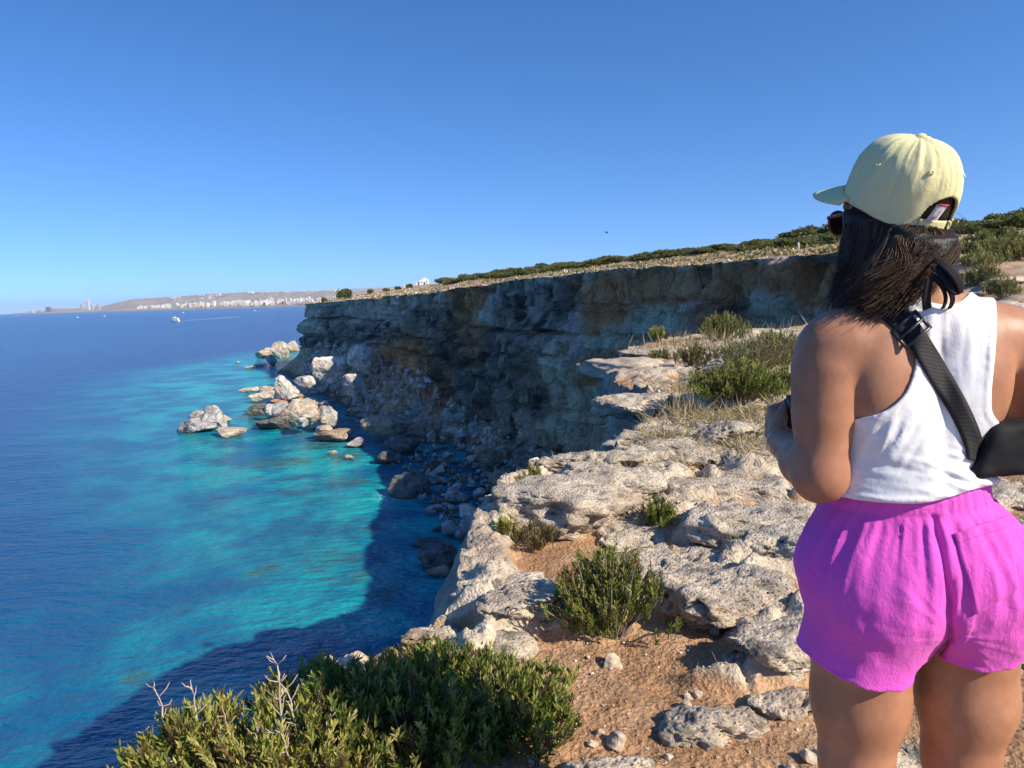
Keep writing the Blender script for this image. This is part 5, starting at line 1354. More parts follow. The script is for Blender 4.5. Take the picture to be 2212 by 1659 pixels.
# back strap, buckle, fabric label in the opening
uu = np.linspace(-.52, .52, 20)
Gp = [cp(.0858 * math.sin(a) * -1 * 1.0, -.1065 * math.cos(a) * 1.0, u) for a in uu for u in (-.017, -.013, -.008, -.003, .001)]
pl('strap', sheet(A3(Gp), 20, 5, .003, 'strap'), M_CAP, cap)
M_BRASS = simple('aged_brass', (0.30, 0.22, 0.12), .35, .5, Metallic=1.0)
g = Geo()
for a0, b0 in [((-.012, -.019), (-.012, .003)), ((-.012, .003), (.012, .003)), ((.012, .003), (.012, -.019)), ((.012, -.019), (-.012, -.019))]:
    pts = [cp(.0858 * math.sin(.30) + x_ , -.1065 * math.cos(.27) - .004, z_) for x_, z_ in (a0, b0)]
    g.tube(pts, .0016, 6)
pl('buckle', g.mesh('buckle'), M_BRASS, cap)
M_TAGW = simple('white_tape', (0.74, 0.68, 0.70), .8); M_RED = simple('red_thread', (0.55, 0.05, 0.08), .8)
ta = cp(-.035, -.0985, -.003); tb = cp(-.028, -.1055, .030)
Gp = [ta + (tb - ta) * (i / 7) + CAPS * (.022 * (j / 3)) - CAPF * .004 * math.sin(j / 3 * 2) for i in range(8) for j in range(4)]
tag_ = pl('fabric_tag', sheet(A3(Gp), 8, 4, .0012, 'fabric_tag'), M_TAGW, cap)
g = Geo(); g.tube([Gp[28] - CAPF * .001, Gp[31] - CAPF * .001], .0016, 5); pl('red_edge', g.mesh('red_edge'), M_RED, tag_)
g = Geo()      # the cursive word on the tag
s0 = ta + (tb - ta) * .15 + CAPS * .010 - CAPF * .0065; dv_ = (tb - ta) * .55
cur = [(0, 0), (.10, .006), (.22, .003), (.10, -.004), (.2, -.006), (.34, .004), (.42, -.003), (.5, .004), (.60, -.003), (.7, .005), (.8, -.004), (.92, .003), (1, .0)]
g.tube([s0 + dv_ * a + CAPS * b_ for a, b_ in cur], .0006, 4); pl('stitched_word', g.mesh('stitched_word'), simple('grey_thread', (.32, .25, .27), .8), tag_)

# ---- sunglasses
M_FRAME = simple('dark_red_acetate', (0.16, 0.035, 0.025), .25, .5); M_LENS = simple('dark_lens', (0.012, 0.02, 0.018), .06, .6)
g = Geo()
for s in (-1, 1):
    th = np.linspace(0, 2 * np.pi, 20)
    g.tube([hp(s * .036 + .029 * math.cos(t), .113 - .010 * abs(s * .036 + .029 * math.cos(t)) / .06, -.028 + .023 * math.sin(t)) for t in th], .0032, 6, None, False)
g.tube([hp(-.008, .114, -.02), hp(.008, .114, -.02)], .003, 6)
specs = pl('sunglasses', g.mesh('sunglasses'), M_FRAME)
for s in (-1, 1):
    th = np.linspace(0, 2 * np.pi, 20, endpoint=False)
    V = [hp(s * .036 + .027 * math.cos(t), .1125 - .010 * abs(s * .036 + .027 * math.cos(t)) / .06, -.028 + .021 * math.sin(t)) for t in th]
    V += [v - FACE * .002 for v in V]
    pl('lens', mesh('lens', A3(V), [tuple(range(20)), tuple(range(39, 19, -1))] + [(i, (i + 1) % 20, 20 + (i + 1) % 20, 20 + i) for i in range(20)], None, False), M_LENS, specs)
    g = Geo(); g.tube([hp(s * .065, .104, -.018), hp(s * .078, .06, -.016), hp(s * .08, .0, -.016), hp(s * .08, -.02, -.006)], [.0042, .004, .0035, .003], 6); pl('temple', g.mesh('temple'), M_FRAME, specs)

# ---- hair: a dark mass under the cap and locks swept to her left by the wind
rs = np.random.RandomState(77)
HA = [wp(1992, 475, 1.375), wp(1985, 545, 1.36), wp(1925, 600, 1.355), wp(1855, 640, 1.37)]
HB = [wp(1868, 455, 1.44), wp(1868, 560, 1.43), wp(1838, 635, 1.41), wp(1810, 672, 1.40)]
def d_hair(P, rough=.005):
    d = s_ell(P, hp(.0, -.012, .0), (.080, .098, .098), HM)
    for L, rad in ((HA, [.056, .052, .040, .016]), (HB, [.044, .038, .026, .010])):
        for k in range(3): d = smin(d, s_cone(P, L[k], L[k + 1], rad[k], rad[k + 1]), .03)
    d = smax(d, (P - hp(0, .045, 0).astype(np.float32)) @ FACE.astype(np.float32), .01)
    if rough: d = d + rough * fbm(P * 30, 3, 451)
    up_ = (P - CB.astype(np.float32)) @ CAPU.astype(np.float32)
    return np.where(up_ > -.016, np.maximum(d, d_dome(P)[0] + .0075), d)
RV, RF = polygonize(d_hair, (.55, 1.24, 1.30), (.90, 1.56, 1.62), .005)
b = MatB('dark_brown_hair')
c = b.attr('Col').outputs['Color']
M_HAIR = b.done(b.bsdf(c, .46, b.bump(b.noise(b.scale(b.pos(), (1, 1, .25)), 420, 3), .6, .003), .35))
hair = pl('hair', mesh('hair', RV, RF, np.tile((0.016, 0.010, 0.007), (len(RV), 1))), M_HAIR, label='dark brown wavy shoulder length hair')
SRT = []
def strand_set(nlock, per, seed):
    rs = np.random.RandomState(seed); Vs, Fs, Cs = [], [], []; n = 0; PTS, LAY, AXV, BAS = [], [], [], []
    for L in range(nlock):
        a = rs.uniform(0, 1) if rs.rand() < .7 else rs.uniform(.55, 1)
        phi = R(-105 + 225 * a)                               # 0 = straight back, negative = her left
        dn = rs.rand() ** 1.6
        st = CB + CAPS * (.068 * math.sin(phi)) - CAPF * (.084 * math.cos(phi)) + CAPU * (.004 - .050 * dn * (rs.rand() < .55))
        u = np.clip((phi + R(105)) / R(225), 0, 1)
        lay = rs.rand()                                        # 0 inner, 1 outer
        e_px = np.interp(u, [0, .25, .5, .75, 1], [1800, 1832, 1884, 1944, 2012]) + rs.normal(0, 16); e_py = np.interp(u, [0, .25, .5, .75, 1], [702, 704, 688, 660, 620]) + rs.normal(0, 10) - 85 * (rs.rand() ** 2.2)
        e_y = np.interp(u, [0, .3, .6, 1], [1.43, 1.36, 1.325, 1.315]) + rs.normal(0, .012)
        en = wp(e_px, e_py, e_y)
        out = unit((st - HC) * A3([1, 1, 0]))
        m1 = st + A3([0, 0, -.075]) + out * (.008 + .022 * lay) + A3([.012, -.006, 0]) * u
        m2 = st * .40 + en * .60 + A3([.020, -.030, -.012]) * (.4 + .8 * lay)
        wav = rs.uniform(.004, .012); ph = 7 * u + rs.normal(0, .7); fr = rs.uniform(5, 8.5); axv = unit(_r * .8 + _u * .45 + rs.normal(size=3) * .25)
        tone = rs.uniform(.8, 2.1); base = A3([(0.042, 0.022, 0.012), (0.068, 0.035, 0.018), (0.024, 0.014, 0.009), (0.13, 0.068, 0.033)][rs.choice(4, p=[.4, .25, .25, .1])]) * tone
        K_ = 11; t = np.linspace(0, 1, K_)[:, None]
        for i in range(per):
            j = rs.normal(0, .0034, 3); j2 = rs.normal(0, .0048, 3)
            P = (1 - t) ** 3 * (st + j * .4) + 3 * t * (1 - t) ** 2 * (m1 + j) + 3 * t ** 2 * (1 - t) * (m2 + j2) + t ** 3 * (en + j2 * 1.6)
            P = P + np.sin(t * fr + ph + rs.normal(0, .25)) * wav * t ** 1.2 * axv + rs.normal(0, .0005, (K_, 3))
            cut = rs.uniform(.82, 1.0); P = P[0] + (P - P[0]) * 1.0; P = np.stack([np.interp(np.linspace(0, cut, K_), t[:, 0], P[:, q]) for q in range(3)], 1)
            PTS.append(P); LAY.append(np.full(K_, lay)); AXV.append(axv); BAS.append(base * rs.uniform(.7, 1.35))
    X = np.concatenate(PTS).astype(np.float32); ly = np.concatenate(LAY); tt = np.tile(np.linspace(0, 1, K_), len(PTS))
    for _ in range(2):
        e = .003; d0 = d_hair(X, 0)
        gr = np.stack([d_hair(X + A3([e, 0, 0], np.float32), 0) - d0, d_hair(X + A3([0, e, 0], np.float32), 0) - d0, d_hair(X + A3([0, 0, e], np.float32), 0) - d0], 1); gr /= np.linalg.norm(gr, axis=1)[:, None] + 1e-9
        want = .0012 + .007 * ly * np.sin(np.clip(tt, 0, 1) * 3.0)
        under = ((X - CB) @ CAPU) > -.016 - .014 * np.clip(-((X - CB) @ CAPF) / .09, 0, 1)
        X = X + gr * (np.clip(want - d0, 0, .03) * sst(0, .12, tt) * np.where(under, 0, 1))[:, None]
    r_ = .00078 * np.linspace(1, .45, K_)
    for i in range(len(PTS)):
        P = X[i * K_:(i + 1) * K_].astype(float); axv = AXV[i]
        P[1:-1] = .25 * P[:-2] + .5 * P[1:-1] + .25 * P[2:]
        Tn = np.gradient(P, axis=0); Tn /= np.linalg.norm(Tn, axis=1)[:, None] + 1e-9
        U = np.cross(Tn, axv + .01); U /= np.linalg.norm(U, axis=1)[:, None] + 1e-9; Wd = np.cross(Tn, U)
        V = np.stack([P + r_[:, None] * U, P - .5 * r_[:, None] * U + .87 * r_[:, None] * Wd, P - .5 * r_[:, None] * U - .87 * r_[:, None] * Wd], 1).reshape(-1, 3)
        Vs.append(V); Fs.append(grid_faces(K_, 3, True) + n); n += len(V); Cs.append(np.tile(BAS[i], (len(V), 1)))
    return mesh('locks', np.concatenate(Vs), np.concatenate(Fs), np.concatenate(Cs))
pl('locks', strand_set(400, 17, 5), M_HAIR, hair, kind='stuff')
g = Geo()
for k in range(14):                       # stray hairs lifted by the wind
    c0 = wp(2062 + rs.normal(0, 8), 478 + rs.normal(0, 12), 1.36)
    c1 = c0 + A3([rs.uniform(.01, .04), 0, rs.uniform(-.02, .03)]); c2 = c1 + A3([rs.uniform(-.01, .02), rs.normal(0, .01), rs.uniform(-.03, .01)]); c3 = c2 + A3([rs.uniform(-.03, .0), 0, rs.uniform(-.025, -.005)])
    t = np.linspace(0, 1, 10)[:, None]; g.tube((1 - t) ** 3 * c0 + 3 * t * (1 - t) ** 2 * c1 + 3 * t * t * (1 - t) * c2 + t ** 3 * c3, .0003, 3, (.03, .018, .012), False)
for k in range(0):
    c0 = hp(-.07 + rs.normal(0, .005), .06, .0 + rs.normal(0, .01)); c3 = c0 + A3([rs.uniform(-.03, 0), rs.normal(0, .01), rs.uniform(-.03, .03)])
    g.tube([c0, c0 * .5 + c3 * .5 + rs.normal(0, .006, 3), c3], .0004, 3, (.03, .018, .012), False)
pl('stray_hairs', g.mesh('stray_hairs'), M_HAIR, hair, kind='stuff')

# ---- black neck tie of the swimwear
M_BLACK = simple('black_fabric', (0.012, 0.012, 0.014), .75, .25)
def ribbon(pts, width, wdir, name, thick=.0014):
    pts = A3(pts, float); n = len(pts); wd = np.broadcast_to(A3(wdir, float), (n, 3)); w = np.broadcast_to(width, (n,))[:, None]
    P = np.stack([pts + wd * w * s for s in (-.5, -.2, .2, .5)], 1).reshape(-1, 3)
    return sheet(P, n, 4, thick, name)
def bez(*c, n=16):
    c = [A3(q, float) for q in c]; t = np.linspace(0, 1, n)[:, None]
    return (1 - t) ** 3 * c[0] + 3 * t * (1 - t) ** 2 * c[1] + 3 * t * t * (1 - t) * c[2] + t ** 3 * c[3]
yb = 1.285
tie = pl('neck_tie', ribbon(bez(wp(2018, 560, yb + .01), wp(2050, 575, yb - .02), wp(2078, 600, yb - .02), wp(2076, 634, yb - .01)), [.009 + .008 * math.sin(i / 15 * 3.1) for i in range(16)], unit(_r * .8 + _u * .5), 'neck_tie'), M_BLACK, label='black swimwear tie knotted at the nape')
for nm, cc, w in [('tie_loop', [(2076, 634, yb - .01), (2060, 640, yb - .012), (2052, 600, yb - .012), (2020, 575, yb)], .016), ('tie_string', [(2012, 592, yb), (2040, 610, yb - .01), (2075, 640, yb - .002), (2050, 668, yb + .012)], .009),
                  ('tie_string', [(2010, 600, yb), (2005, 620, yb), (1998, 640, yb + .004), (2004, 668, yb + .012)], .016), ('tie_string', [(2008, 594, yb), (2035, 612, yb - .006), (2055, 640, yb - .004), (2036, 668, yb + .012)], .007)]:
    pl(nm, ribbon(bez(*[wp(*q) for q in cc]), w, unit(_r * .9 + _u * .35), nm), M_BLACK, tie)
# bracelet
g = Geo(); dW = unit(WRL - ELL); u1 = unit(np.cross(dW, A3([0, 0, 1.]))); u2 = np.cross(dW, u1); th = np.linspace(0, 2 * np.pi, 28)
g.tube(WRL - dW * .012 + (np.cos(th)[:, None] * u1 + np.sin(th)[:, None] * u2) * .0315, .0009, 5, None, False)
pl('bracelet', g.mesh('bracelet'), simple('silver_chain', (.6, .6, .6), .3, .5, Metallic=1.0))

# ---- crossbody bag
BAG = empty('crossbody_bag', (1.0, 1.47, 1.02), 'black crossbody bag under right arm with a wide black strap across the back', 'bag')
BINV = Matrix.Translation((-1.0, -1.47, -1.02))
def bl(name, me, mat, parent=None):
    o = link(name, me, mat, parent or BAG)
    if parent is None: o.matrix_parent_inverse = BINV
    return o
def d_pouch(P):
    c = wp(2262, 956, 1.325); q = P - c.astype(np.float32); ca, sa = math.cos(-.06), math.sin(-.06)
    x = q[:, 0] * ca - q[:, 2] * sa - .45 * q[:, 2]; z = q[:, 0] * sa + q[:, 2] * ca
    e = np.stack([np.abs(x) - .118, np.abs(q[:, 1]) - .020, np.abs(z) - .034], 1)
    return np.sqrt((np.maximum(e, 0) ** 2).sum(1)) + np.minimum(e.max(1), 0) - .016 - .004 * fbm(P * 18, 2, 461)
c_ = wp(2262, 956, 1.325)
QV, QF = polygonize(d_pouch, c_ - A3([.15, .06, .08]), c_ + A3([.15, .06, .08]), .005)
bl('pouch', mesh('pouch', QV, QF), M_BLACK)
d_tt = lambda P: np.minimum(d_tank(P), d_body(P))
mid = spline2([(1868, 628), (1905, 655), (1935, 682), (1968, 712), (1998, 757), (2028, 806), (2058, 858), (2084, 908), (2102, 950), (2110, 985), (2108, 1000)], 4)
mid = A3(mid); tg = np.gradient(mid, axis=0); tg /= np.linalg.norm(tg, axis=1)[:, None]; nn = np.stack([-tg[:, 1], tg[:, 0]], 1)
wid = np.interp(mid[:, 1], [640, 900, 1000], [47, 45, 36])
Gq = np.stack([mid + nn * (s * wid)[:, None] for s in (-.5, -.25, 0, .25, .5)], 1).reshape(-1, 2)
SP = trace(Gq[:, 0], Gq[:, 1], d_tt, .0035)
SP3 = SP.reshape(len(mid), 5, 3)
for _ in range(6):                       # a taut strap bridges the hollows of the back
    sm = SP3.copy(); sm[1:-1] = .25 * SP3[:-2] + .5 * SP3[1:-1] + .25 * SP3[2:]; sm[:, :] = .5 * sm + .5 * sm.mean(1, keepdims=True) + .5 * (sm - sm.mean(1, keepdims=True)) * 1.0
    SP3 = np.where((sm - CAMP)[..., 1:2] < (SP3 - CAMP)[..., 1:2], sm, SP3)
b = MatB('black_webbing')
pos = b.obj()
wv = b.math('SINE', b.math('MULTIPLY', b.n('SeparateXYZ', None, Vector=pos).outputs[2], 2600.))
M_WEB = b.done(b.bsdf((.014, .014, .017), .6, b.bump(wv, .4, .001), .3))
strap = bl('strap', sheet(SP3.reshape(-1, 3), len(mid), 5, .0026, 'strap'), M_WEB)
fr = [SP3[0, 2], SP3[0, 2] + A3([-.012, .04, .012]), A3([.700, 1.475, 1.325]), A3([.72, 1.53, 1.26]), A3([.80, 1.60, 1.16]), A3([.90, 1.57, 1.08]), A3([.955, 1.50, 1.05])]
bl('strap_front', ribbon(fr, .038, unit([.6, -.2, .5]), 'strap_front', .0026), M_WEB)
g = Geo()                                # slide buckle
k = int(np.argmin(np.abs(mid[:, 1] - 712))); o_ = SP3[k, 2]; tdir = unit(SP3[k + 1, 2] - SP3[k - 1, 2]); sdir = unit(SP3[k, 4] - SP3[k, 0]); nd = unit(np.cross(tdir, sdir)); nd = nd * np.sign(nd @ (CAMP - o_))
cs_ = [o_ + nd * .004 + tdir * a * .0185 + sdir * b_ * .0255 for a, b_ in ((-1, -1), (-1, 1), (1, 1), (1, -1), (-1, -1))]
for a, c2 in zip(cs_[:-1], cs_[1:]): g.tube([a - unit(c2 - a) * .002, c2 + unit(c2 - a) * .002], .0032, 8)
g.tube([o_ + nd * .005 - sdir * .025, o_ + nd * .005 + sdir * .025], .0030, 8)
bl('buckle', g.mesh('buckle'), simple('black_plastic', (.03, .035, .04), .35, .5), strap)

# ---- gadget in her hands
GAD = empty('handheld_gadget', tuple(WRL + hL * .055 + xL * .032), 'small black handheld gadget with a yellow edge held in left hand', 'gadget')
def gl(name, me, mat):
    o = link(name, me, mat, GAD); o.matrix_parent_inverse = Matrix.Translation(-GAD.location); return o
gc = WRL + hL * .052 + xL * .034 + tL * .020
def obox(c, ax, dims, name):
    g = Geo(); V = []
    bm = bmesh.new(); bmesh.ops.create_cube(bm, size=1.0); bmesh.ops.bevel(bm, geom=bm.edges[:], offset=.12, segments=3, affect='EDGES')
    M = np.stack([ax[k] * dims[k] for k in range(3)]); me = bpy.data.meshes.new(name); bm.to_mesh(me); bm.free()
    co = np.empty(len(me.vertices) * 3, np.float32); me.vertices.foreach_get('co', co); co = co.reshape(-1, 3) @ M + c
    me.vertices.foreach_set('co', co.astype(np.float32).ravel()); me.update(); return me
gl('case', obox(gc, (xL, hL, tL), (.030, .050, .105), 'case'), simple('black_shell', (.010, .010, .012), .4, .4))
gl('yellow_edge', obox(gc + tL * .040 - hL * .026, (xL, hL, tL), (.024, .004, .020), 'yellow_edge'), simple('yellow_plastic', (.75, .55, .02), .4, .4))
# ================================================================ FAR SHORE AND BOATS
def far_line(xs, tab): return np.interp(xs, [t[0] for t in tab], [t[1] for t in tab])
SKY_T = [(40, 677), (59, 675), (101, 670), (118, 667), (156, 667), (222, 662), (250, 655), (288, 647), (347, 643), (399, 640), (451, 636), (503, 633), (573, 631), (642, 630), (712, 628), (1000, 612)]
def shoreD(x): return np.interp(x, [40, 250, 700, 1000], [11500, 9200, 6200, 5600])
def build_coast():
    xs = np.linspace(30, 1000, 420); V = []; C = []
    rows = np.linspace(0, 1, 26)
    for t in rows:
        for x in xs:
            D0 = shoreD(x); D1 = D0 * 1.28; D = D0 + (D1 - D0) * t
            zs = SEA - 1.0 if t == 0 else None
            yt = far_line(x, SKY_T); ztop = at(x, yt, D1)[2]
            prof = np.interp(t, [0, .04, .25, .5, .8, 1], [0, .06, .22, .45, .86, 1.0])
            z = SEA + 3 * (t > 0) + (ztop - SEA) * prof
            p = at(x, 660, D); V.append((p[0], p[1], z if t > 0 else SEA - 2))
    V = np.array(V); P = V / 400
    V[:, 2] += (fbm(P, 4, 501) * 9 + ridged(P * 2.3, 3, 503) * 4) * np.repeat(np.interp(rows, [0, .1, .9, 1], [0, .5, 1, .25]), len(xs))
    c = mix((0.52, 0.45, 0.39), (0.38, 0.35, 0.31), sst(-.3, .35, fbm(P * 1.5, 4, 505)))
    c = mix(c, (0.36, 0.31, 0.23), sst(.15, .45, fbm(P * 3.1, 3, 507)))
    px, py, _ = proj(V)
    c = mix(c, (0.52, 0.44, 0.33), sst(1.1, .6, np.sqrt(((px - 300) / 52) ** 2 + ((py - 652) / 5.0) ** 2) + .4 * fbm(P * 3, 2, 509)))
    c = mix(c, (0.44, 0.37, 0.28), np.repeat(np.interp(rows, [0, .05, .1], [1, .8, 0]), len(xs)) * .8)
    return mesh('coast', V, grid_faces(len(rows), len(xs)), c)
b = MatB('far_hillside')
M_COAST = b.done(b.bsdf(b.mixc(1.0, b.attr('Col').outputs['Color'], b.ramp(b.noise(b.pos(), .02, 5, .65), [(.3, .7), (.7, 1.2)]), 'MULTIPLY'), .95, None, .1))
COASTO = link('coast', build_coast(), M_COAST, kind='structure')
def coast_z(px, t):
    D0 = shoreD(px); D = D0 * (1 + .28 * t)
    ztop = at(px, far_line(px, SKY_T), D0 * 1.28)[2]
    prof = np.interp(t, [0, .04, .25, .5, .8, 1], [0, .06, .22, .45, .86, 1.0])
    p = at(px, 660, D); return A3([p[0], p[1], SEA + 2 + (ztop - SEA) * prof]), D
def building_mesh(seed, col):
    rs = np.random.RandomState(seed); g = Geo(); hgt = 1.0
    g.box((0, 0, .5), (1, .8, 1), 0, col)
    g.box((rs.uniform(-.25, .25), rs.uniform(-.1, .1), 1.08), (rs.uniform(.3, .6), .4, .16), 0, col)
    if rs.rand() < .5: g.box((rs.choice([-.62, .62]), .02, rs.uniform(.25, .4)), (.3, .7, rs.uniform(.5, .8)), 0, col)
    dk = tuple(v * .55 for v in col)
    for fl in range(rs.randint(3, 6)):            # balcony bands: flat strips, recess shade painted as darker wall colour
        z = .12 + fl * .17
        if z < .92: g.box((0, -.4, z), (.86, .012, .07), 0, dk)
    return g.mesh('building', False)
PALB = [(0.74, 0.72, 0.67), (0.70, 0.66, 0.58), (0.78, 0.77, 0.74), (0.62, 0.60, 0.56), (0.66, 0.58, 0.46)]
b = MatB('rendered_wall'); M_BLD = b.done(b.bsdf(b.attr('Col').outputs['Color'], .8, None, .2))
BM = [building_mesh(520 + k, PALB[k % 5]) for k in range(10)]
for me_ in BM: me_.materials.append(M_BLD)
rs = np.random.RandomState(31)
LBL = ('white flat roofed building in the seaside town across the bay', 'seaside town across the bay')
LBU = ('small white house on the ridge above the seaside town', 'houses on the ridge above the town')
for k in range(200):
    px = 290 + 440 * rs.rand() ** .75; t = rs.uniform(.05, .30) * np.interp(px, [290, 420, 700], [.55, .8, 1.0])
    p, D = coast_z(px, t); w = rs.uniform(3.2, 8.5) * D / F; h = (rs.uniform(4.0, 9.0) + 2.5 * (rs.rand() < .15)) * D / F * np.interp(px, [290, 400, 700], [.7, .9, 1.1])
    o = link('building', BM[rs.randint(10)], None, None, LBL[0], 'building', LBL[1]); o.location = p - A3([0, 0, 3]); o.scale = (w, w, h); o.rotation_euler = (0, 0, rs.uniform(-.5, .5))
for k in range(95):
    px = rs.choice([rs.uniform(500, 740), rs.uniform(370, 480), rs.uniform(560, 740)]); t = rs.uniform(.84, 1.0) if px > 490 else rs.uniform(.62, .85)
    p, D = coast_z(px, t); w = rs.uniform(2.0, 4.6) * D / F; h = rs.uniform(1.5, 3.2) * D / F
    o = link('building', BM[rs.randint(10)], None, None, LBU[0], 'house', LBU[1]); o.location = p - A3([0, 0, 3]); o.scale = (w, w, h); o.rotation_euler = (0, 0, rs.uniform(-.5, .5))
def tower(px, y0, y1, w, lab, col, t=.35):
    p, D = coast_z(px, t); g = Geo(); z1 = at(px, y0, D)[2]; z0 = min(at(px, y1, D)[2], p[2]); wm = w * D / F; H = z1 - z0
    g.box((0, 0, H / 2), (wm, wm * .7, H), 0, col); g.box((0, 0, H + H * .02), (wm * .6, wm * .4, H * .05), 0, col)
    for k in range(7): g.box((0, -wm * .35, H * (.1 + .12 * k)), (wm * .86, .6, H * .045), 0, tuple(v * .5 for v in col))
    o = link('tower_block', g.mesh('tower_block', False), M_BLD, None, lab, 'tower'); o.location = (p[0], p[1], z0)
tower(189, 649.5, 662, 8, 'tall pale tower block standing alone on the far low shore', (0.62, 0.66, 0.70))
tower(176, 656, 662, 4, 'slim pale tower beside the tall tower block', (0.55, 0.48, 0.46)); tower(198, 657, 662, 5, 'short grey block beside the tall tower', (0.5, 0.55, 0.6)); tower(212, 656.5, 661, 6, 'low grey pair of blocks right of the tall tower', (0.48, 0.50, 0.54))
tower(104, 663.5, 669.5, 9, 'dark brown block on the far low headland', (0.20, 0.15, 0.14)); tower(66, 672, 675, 12, 'low pale building at the tip of the far headland', (0.62, 0.58, 0.52)); tower(86, 670.5, 674, 10, 'low buff building on the far headland', (0.5, 0.45, 0.4))

# ---------------------------------------------------------------- boats
M_BWHITE = simple('white_paint', (0.80, 0.80, 0.80), .4); M_BGLASS = simple('dark_glass', (0.03, 0.04, 0.05), .1, .5); M_FOAM = simple('foam', (0.42, 0.55, 0.68), .9)
def hull(g, L, W, H, col=None):
    n = 14; xs = np.linspace(-L / 2, L / 2, n); V = []
    for x in xs:
        u = (x + L / 2) / L; hw = W / 2 * min(1, (1 - u) * 2.2 + .05) ** .6 * (0.9 + .1 * u); zt = H * (1 + .25 * u * u)
        V += [(x, -hw, zt), (x, -hw * .75, 0), (x, 0, -H * .25), (x, hw * .75, 0), (x, hw, zt)]
    Fc = []
    for i in range(n - 1):
        for j in range(4): a = i * 5 + j; Fc.append((a, a + 1, a + 6, a + 5))
        Fc.append((i * 5 + 4, i * 5, i * 5 + 5, i * 5 + 9))
    Fc += [(0, 4, 3, 2, 1), tuple((n - 1) * 5 + j for j in range(5))]
    g.add(V, Fc, col)
def boat(px, py, Lpx, rz, lab, big=False, wake=None):
    p = gp(px, py, SEA); D = proj(p[None])[2][0]; L = Lpx * D / F
    e = empty('ferry' if big else 'motorboat', tuple(p), lab, 'boat'); e.rotation_euler = (0, 0, rz)
    g = Geo(); hull(g, L, L * .34, L * .13); link('hull', g.mesh('hull', False), M_BWHITE, e)
    g = Geo(); g.box((-L * .06, 0, L * .27), (L * .72, L * .3, L * .26), 0, None, .06); link('deckhouse', g.mesh('deckhouse', False), M_BWHITE, e)
    g = Geo(); g.box((-L * .06, 0, L * .30), (L * .60, L * .304, L * .07), 0); link('window_band', g.mesh('window_band', False), M_BGLASS, e)
    if big:
        g = Geo(); g.box((L * .10, 0, L * .45), (L * .30, L * .24, L * .10), 0, None, .1); link('bridge', g.mesh('bridge', False), M_BWHITE, e)
        g = Geo(); g.tube([(L * .05, 0, L * .48), (L * .05, 0, L * .68)], L * .012, 6); link('mast', g.mesh('mast'), M_BWHITE, e)
    if wake:
        q = gp(*wake, SEA); d = q - p; n = 60; t = np.linspace(0, 1, n); sd_ = A3([-d[1], d[0], 0]); sd_ /= np.linalg.norm(sd_)
        V = []
        for i in range(n):
            c0 = p + d * t[i] * 1.0; ww = L * (.16 + .5 * t[i]) * (1 - t[i]) ** .3 * (1 + .6 * perlin(A3([[t[i] * 30, 0, px]]), 1)[0])
            V += [c0 + sd_ * ww + A3([0, 0, .03]), c0 - sd_ * ww + A3([0, 0, .03])]
        o = link('wake', mesh('wake', A3(V), grid_faces(n, 2)), M_FOAM, None, 'pale foam wake trailing behind ' + ('the white ferry' if big else 'a small motorboat'), 'wake', kind='stuff')
boat(379, 694.5, 19, math.pi * .92, 'white ferry crossing the bay ahead of its wake', True, (520, 683.5))
boat(395, 676, 5, math.pi, 'small white motorboat speeding near the far shore', False, (425, 675))
boat(550, 671.8, 5, math.pi, 'small white motorboat near the rocks of the town', False, (572, 673))
boat(167, 686.5, 5, math.pi, 'tiny white motorboat out in the bay towards the tower', False, (184, 686))
boat(226, 683, 4, 0.2, 'tiny white boat further out in the bay', False, (240, 682.5))
boat(35, 682.6, 3, 1.0, 'tiny sailing boat close to the horizon')
# ---------------------------------------------------------------- chapel, statue, walker, posts, bird
def zfix(px, py, D):
    p = at(px, py, D); return A3([p[0], p[1], gz(p[0], p[1]) - .15])
Dc = 380 * K; u_ = Dc / F
p = zfix(914, 616, Dc); e = empty('chapel', tuple(p), 'small white chapel with a pointed gable on the headland field', 'chapel')
top = at(918, 599.6, Dc)[2] - p[2]; hm = at(918, 605, Dc)[2] - p[2]; hl = at(904, 608.9, Dc)[2] - p[2]
M_CH = simple('whitewash', (0.80, 0.79, 0.76), .8)
g = Geo(); g.box((2.6 * u_, 0, hm / 2), (19 * u_, 16 * u_, hm)); link('wall', g.mesh('wall', False), M_CH, e)
g = Geo(); g.box((-10.4 * u_, 1 * u_, hl / 2), (8 * u_, 12 * u_, hl)); link('annexe', g.mesh('annexe', False), M_CH, e)
gable = mesh('gable', A3([(-4 * u_, -8.05 * u_, hm), (12 * u_, -8.05 * u_, hm), (4 * u_, -8.05 * u_, top), (-4 * u_, 8 * u_, hm), (12 * u_, 8 * u_, hm), (4 * u_, 8 * u_, top)]), [(0, 1, 2), (5, 4, 3), (1, 4, 5, 2), (0, 2, 5, 3), (0, 3, 4, 1)], None, False)
link('roof', gable, M_CH, e)
g = Geo(); g.box((4 * u_, -8.1 * u_, hm * .3), (3 * u_, .12, hm * .6)); link('door', g.mesh('door', False), simple('dark_door', (.12, .10, .08), .7), e)
for xx in (-2.5, 9): g = Geo(); g.box((xx * u_, -8.1 * u_, hm * .6), (1.6 * u_, .12, hm * .25)); link('window', g.mesh('window', False), M_BGLASS, e)
p = zfix(873, 620.5, 370 * K); h_ = at(873, 613.5, 370 * K)[2] - p[2]
e = empty('statue', tuple(p), 'slender white statue on a plinth in the headland field', 'statue')
g = Geo(); g.box((0, 0, h_ * .2), (h_ * .32, h_ * .32, h_ * .4), 0, None, .25); link('plinth', g.mesh('plinth', False), M_CH, e)
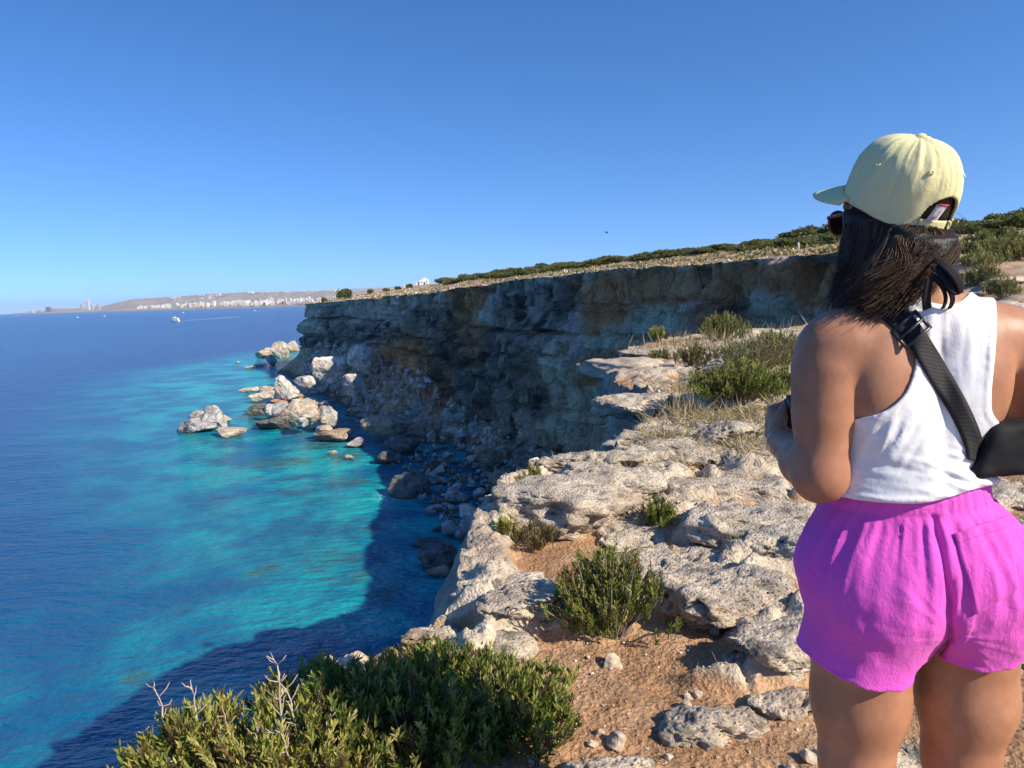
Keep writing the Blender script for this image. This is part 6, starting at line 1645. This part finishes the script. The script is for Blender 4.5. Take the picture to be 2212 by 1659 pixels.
g = Geo(); g.tube([(0, 0, h_ * .38), (0, 0, h_ * .6), (0, 0, h_ * .8), (0, 0, h_ * .87), (0, 0, h_ * .92), (0, 0, h_)], [h_ * .10, h_ * .075, h_ * .085, h_ * .03, h_ * .055, h_ * .02], 10); link('figure', g.mesh('figure'), M_CH, e)
p = zfix(812, 626, 340 * K); g = Geo()
for s in (-1, 1): g.tube([(s * .09, 0, 0), (s * .09, .02, .45), (s * .08, 0, .85)], [.05, .06, .085], 8); g.tube([(s * .2, 0, 1.4), (s * .25, .05, 1.1), (s * .22, .15, .9)], [.05, .045, .035], 7)
g.tube([(0, 0, .8), (0, 0, 1.1), (0, 0, 1.4), (0, 0, 1.48), (0, 0, 1.55), (0, 0, 1.65), (0, 0, 1.74)], [.15, .14, .19, .07, .075, .105, .05], 10)
wk = link('person', None, None, None, 'tiny distant walker in dark clothes on the headland path', 'person'); wk.location = p; link('body', g.mesh('body'), simple('dark_clothes', (.03, .03, .04), .9), wk)
for k, (px, py, h) in enumerate([(1220, 594, 11), (1225, 594, 10)]):
    D = 125 * K; p = zfix(px, py, D); hh = at(px, py - h, D)[2] - p[2]; g = Geo(); g.box((0, 0, hh / 2), (.13, .13, hh)); g.box((0, 0, hh + .03), (.17, .17, .06), 0, None, .5)
    o = link('marker_post', g.mesh('marker_post', False), M_CH, None, 'white marker post standing in a pair at the cliff edge', 'post', 'pair of white posts at the cliff edge'); o.location = p
D = 84 * K; p = zfix(1725, 545, D); hh = at(1725, 524, D)[2] - p[2]; g = Geo(); g.tube([(0, 0, 0), (0, 0, hh)], .045, 8); e = empty('sign_post', tuple(p), 'thin white post beside bare trees at the edge of the thicket', 'post')
link('pole', g.mesh('pole'), M_CH, e)
p = at(1310, 502.5, 60); g = Geo()
for s in (-1, 1): g.add([(0, -.09, 0), (0, .10, 0), (s * .30, .02, .10), (s * .30, -.08, .10), (s * .62, -.12, .02)], [(0, 1, 2, 3), (3, 2, 4)])
g.tube([(0, -.30, .0), (0, -.1, 0), (0, .12, .01), (0, .22, .02)], [.015, .06, .055, .012], 8)
o = link('bird', g.mesh('bird'), simple('dark_feathers', (.05, .05, .05), .9), None, 'small dark bird flying above the cliff top', 'bird'); o.location = p; o.scale = (.6, .6, .6); o.rotation_euler = (0.1, .3, 1.2)

# ---------------------------------------------------------------- haze
g = Geo(); g.box((0, 0, 120), (44000, 44000, 2 * (120 - SEA) + 2)); hz_me = g.mesh('haze', False)
hm_ = bpy.data.materials.new('haze_air'); hm_.use_nodes = True; hm_.node_tree.nodes.clear()
_o = hm_.node_tree.nodes.new('ShaderNodeOutputMaterial'); _v = hm_.node_tree.nodes.new('ShaderNodeVolumePrincipled')
_v.inputs['Color'].default_value = (0.86, 0.93, 1.0, 1); _v.inputs['Density'].default_value = HAZE; _v.inputs['Anisotropy'].default_value = 0.2
hm_.node_tree.links.new(_v.outputs[0], _o.inputs['Volume'])
link('haze', hz_me, hm_, None, 'thin blue air over the bay', 'haze', kind='stuff')
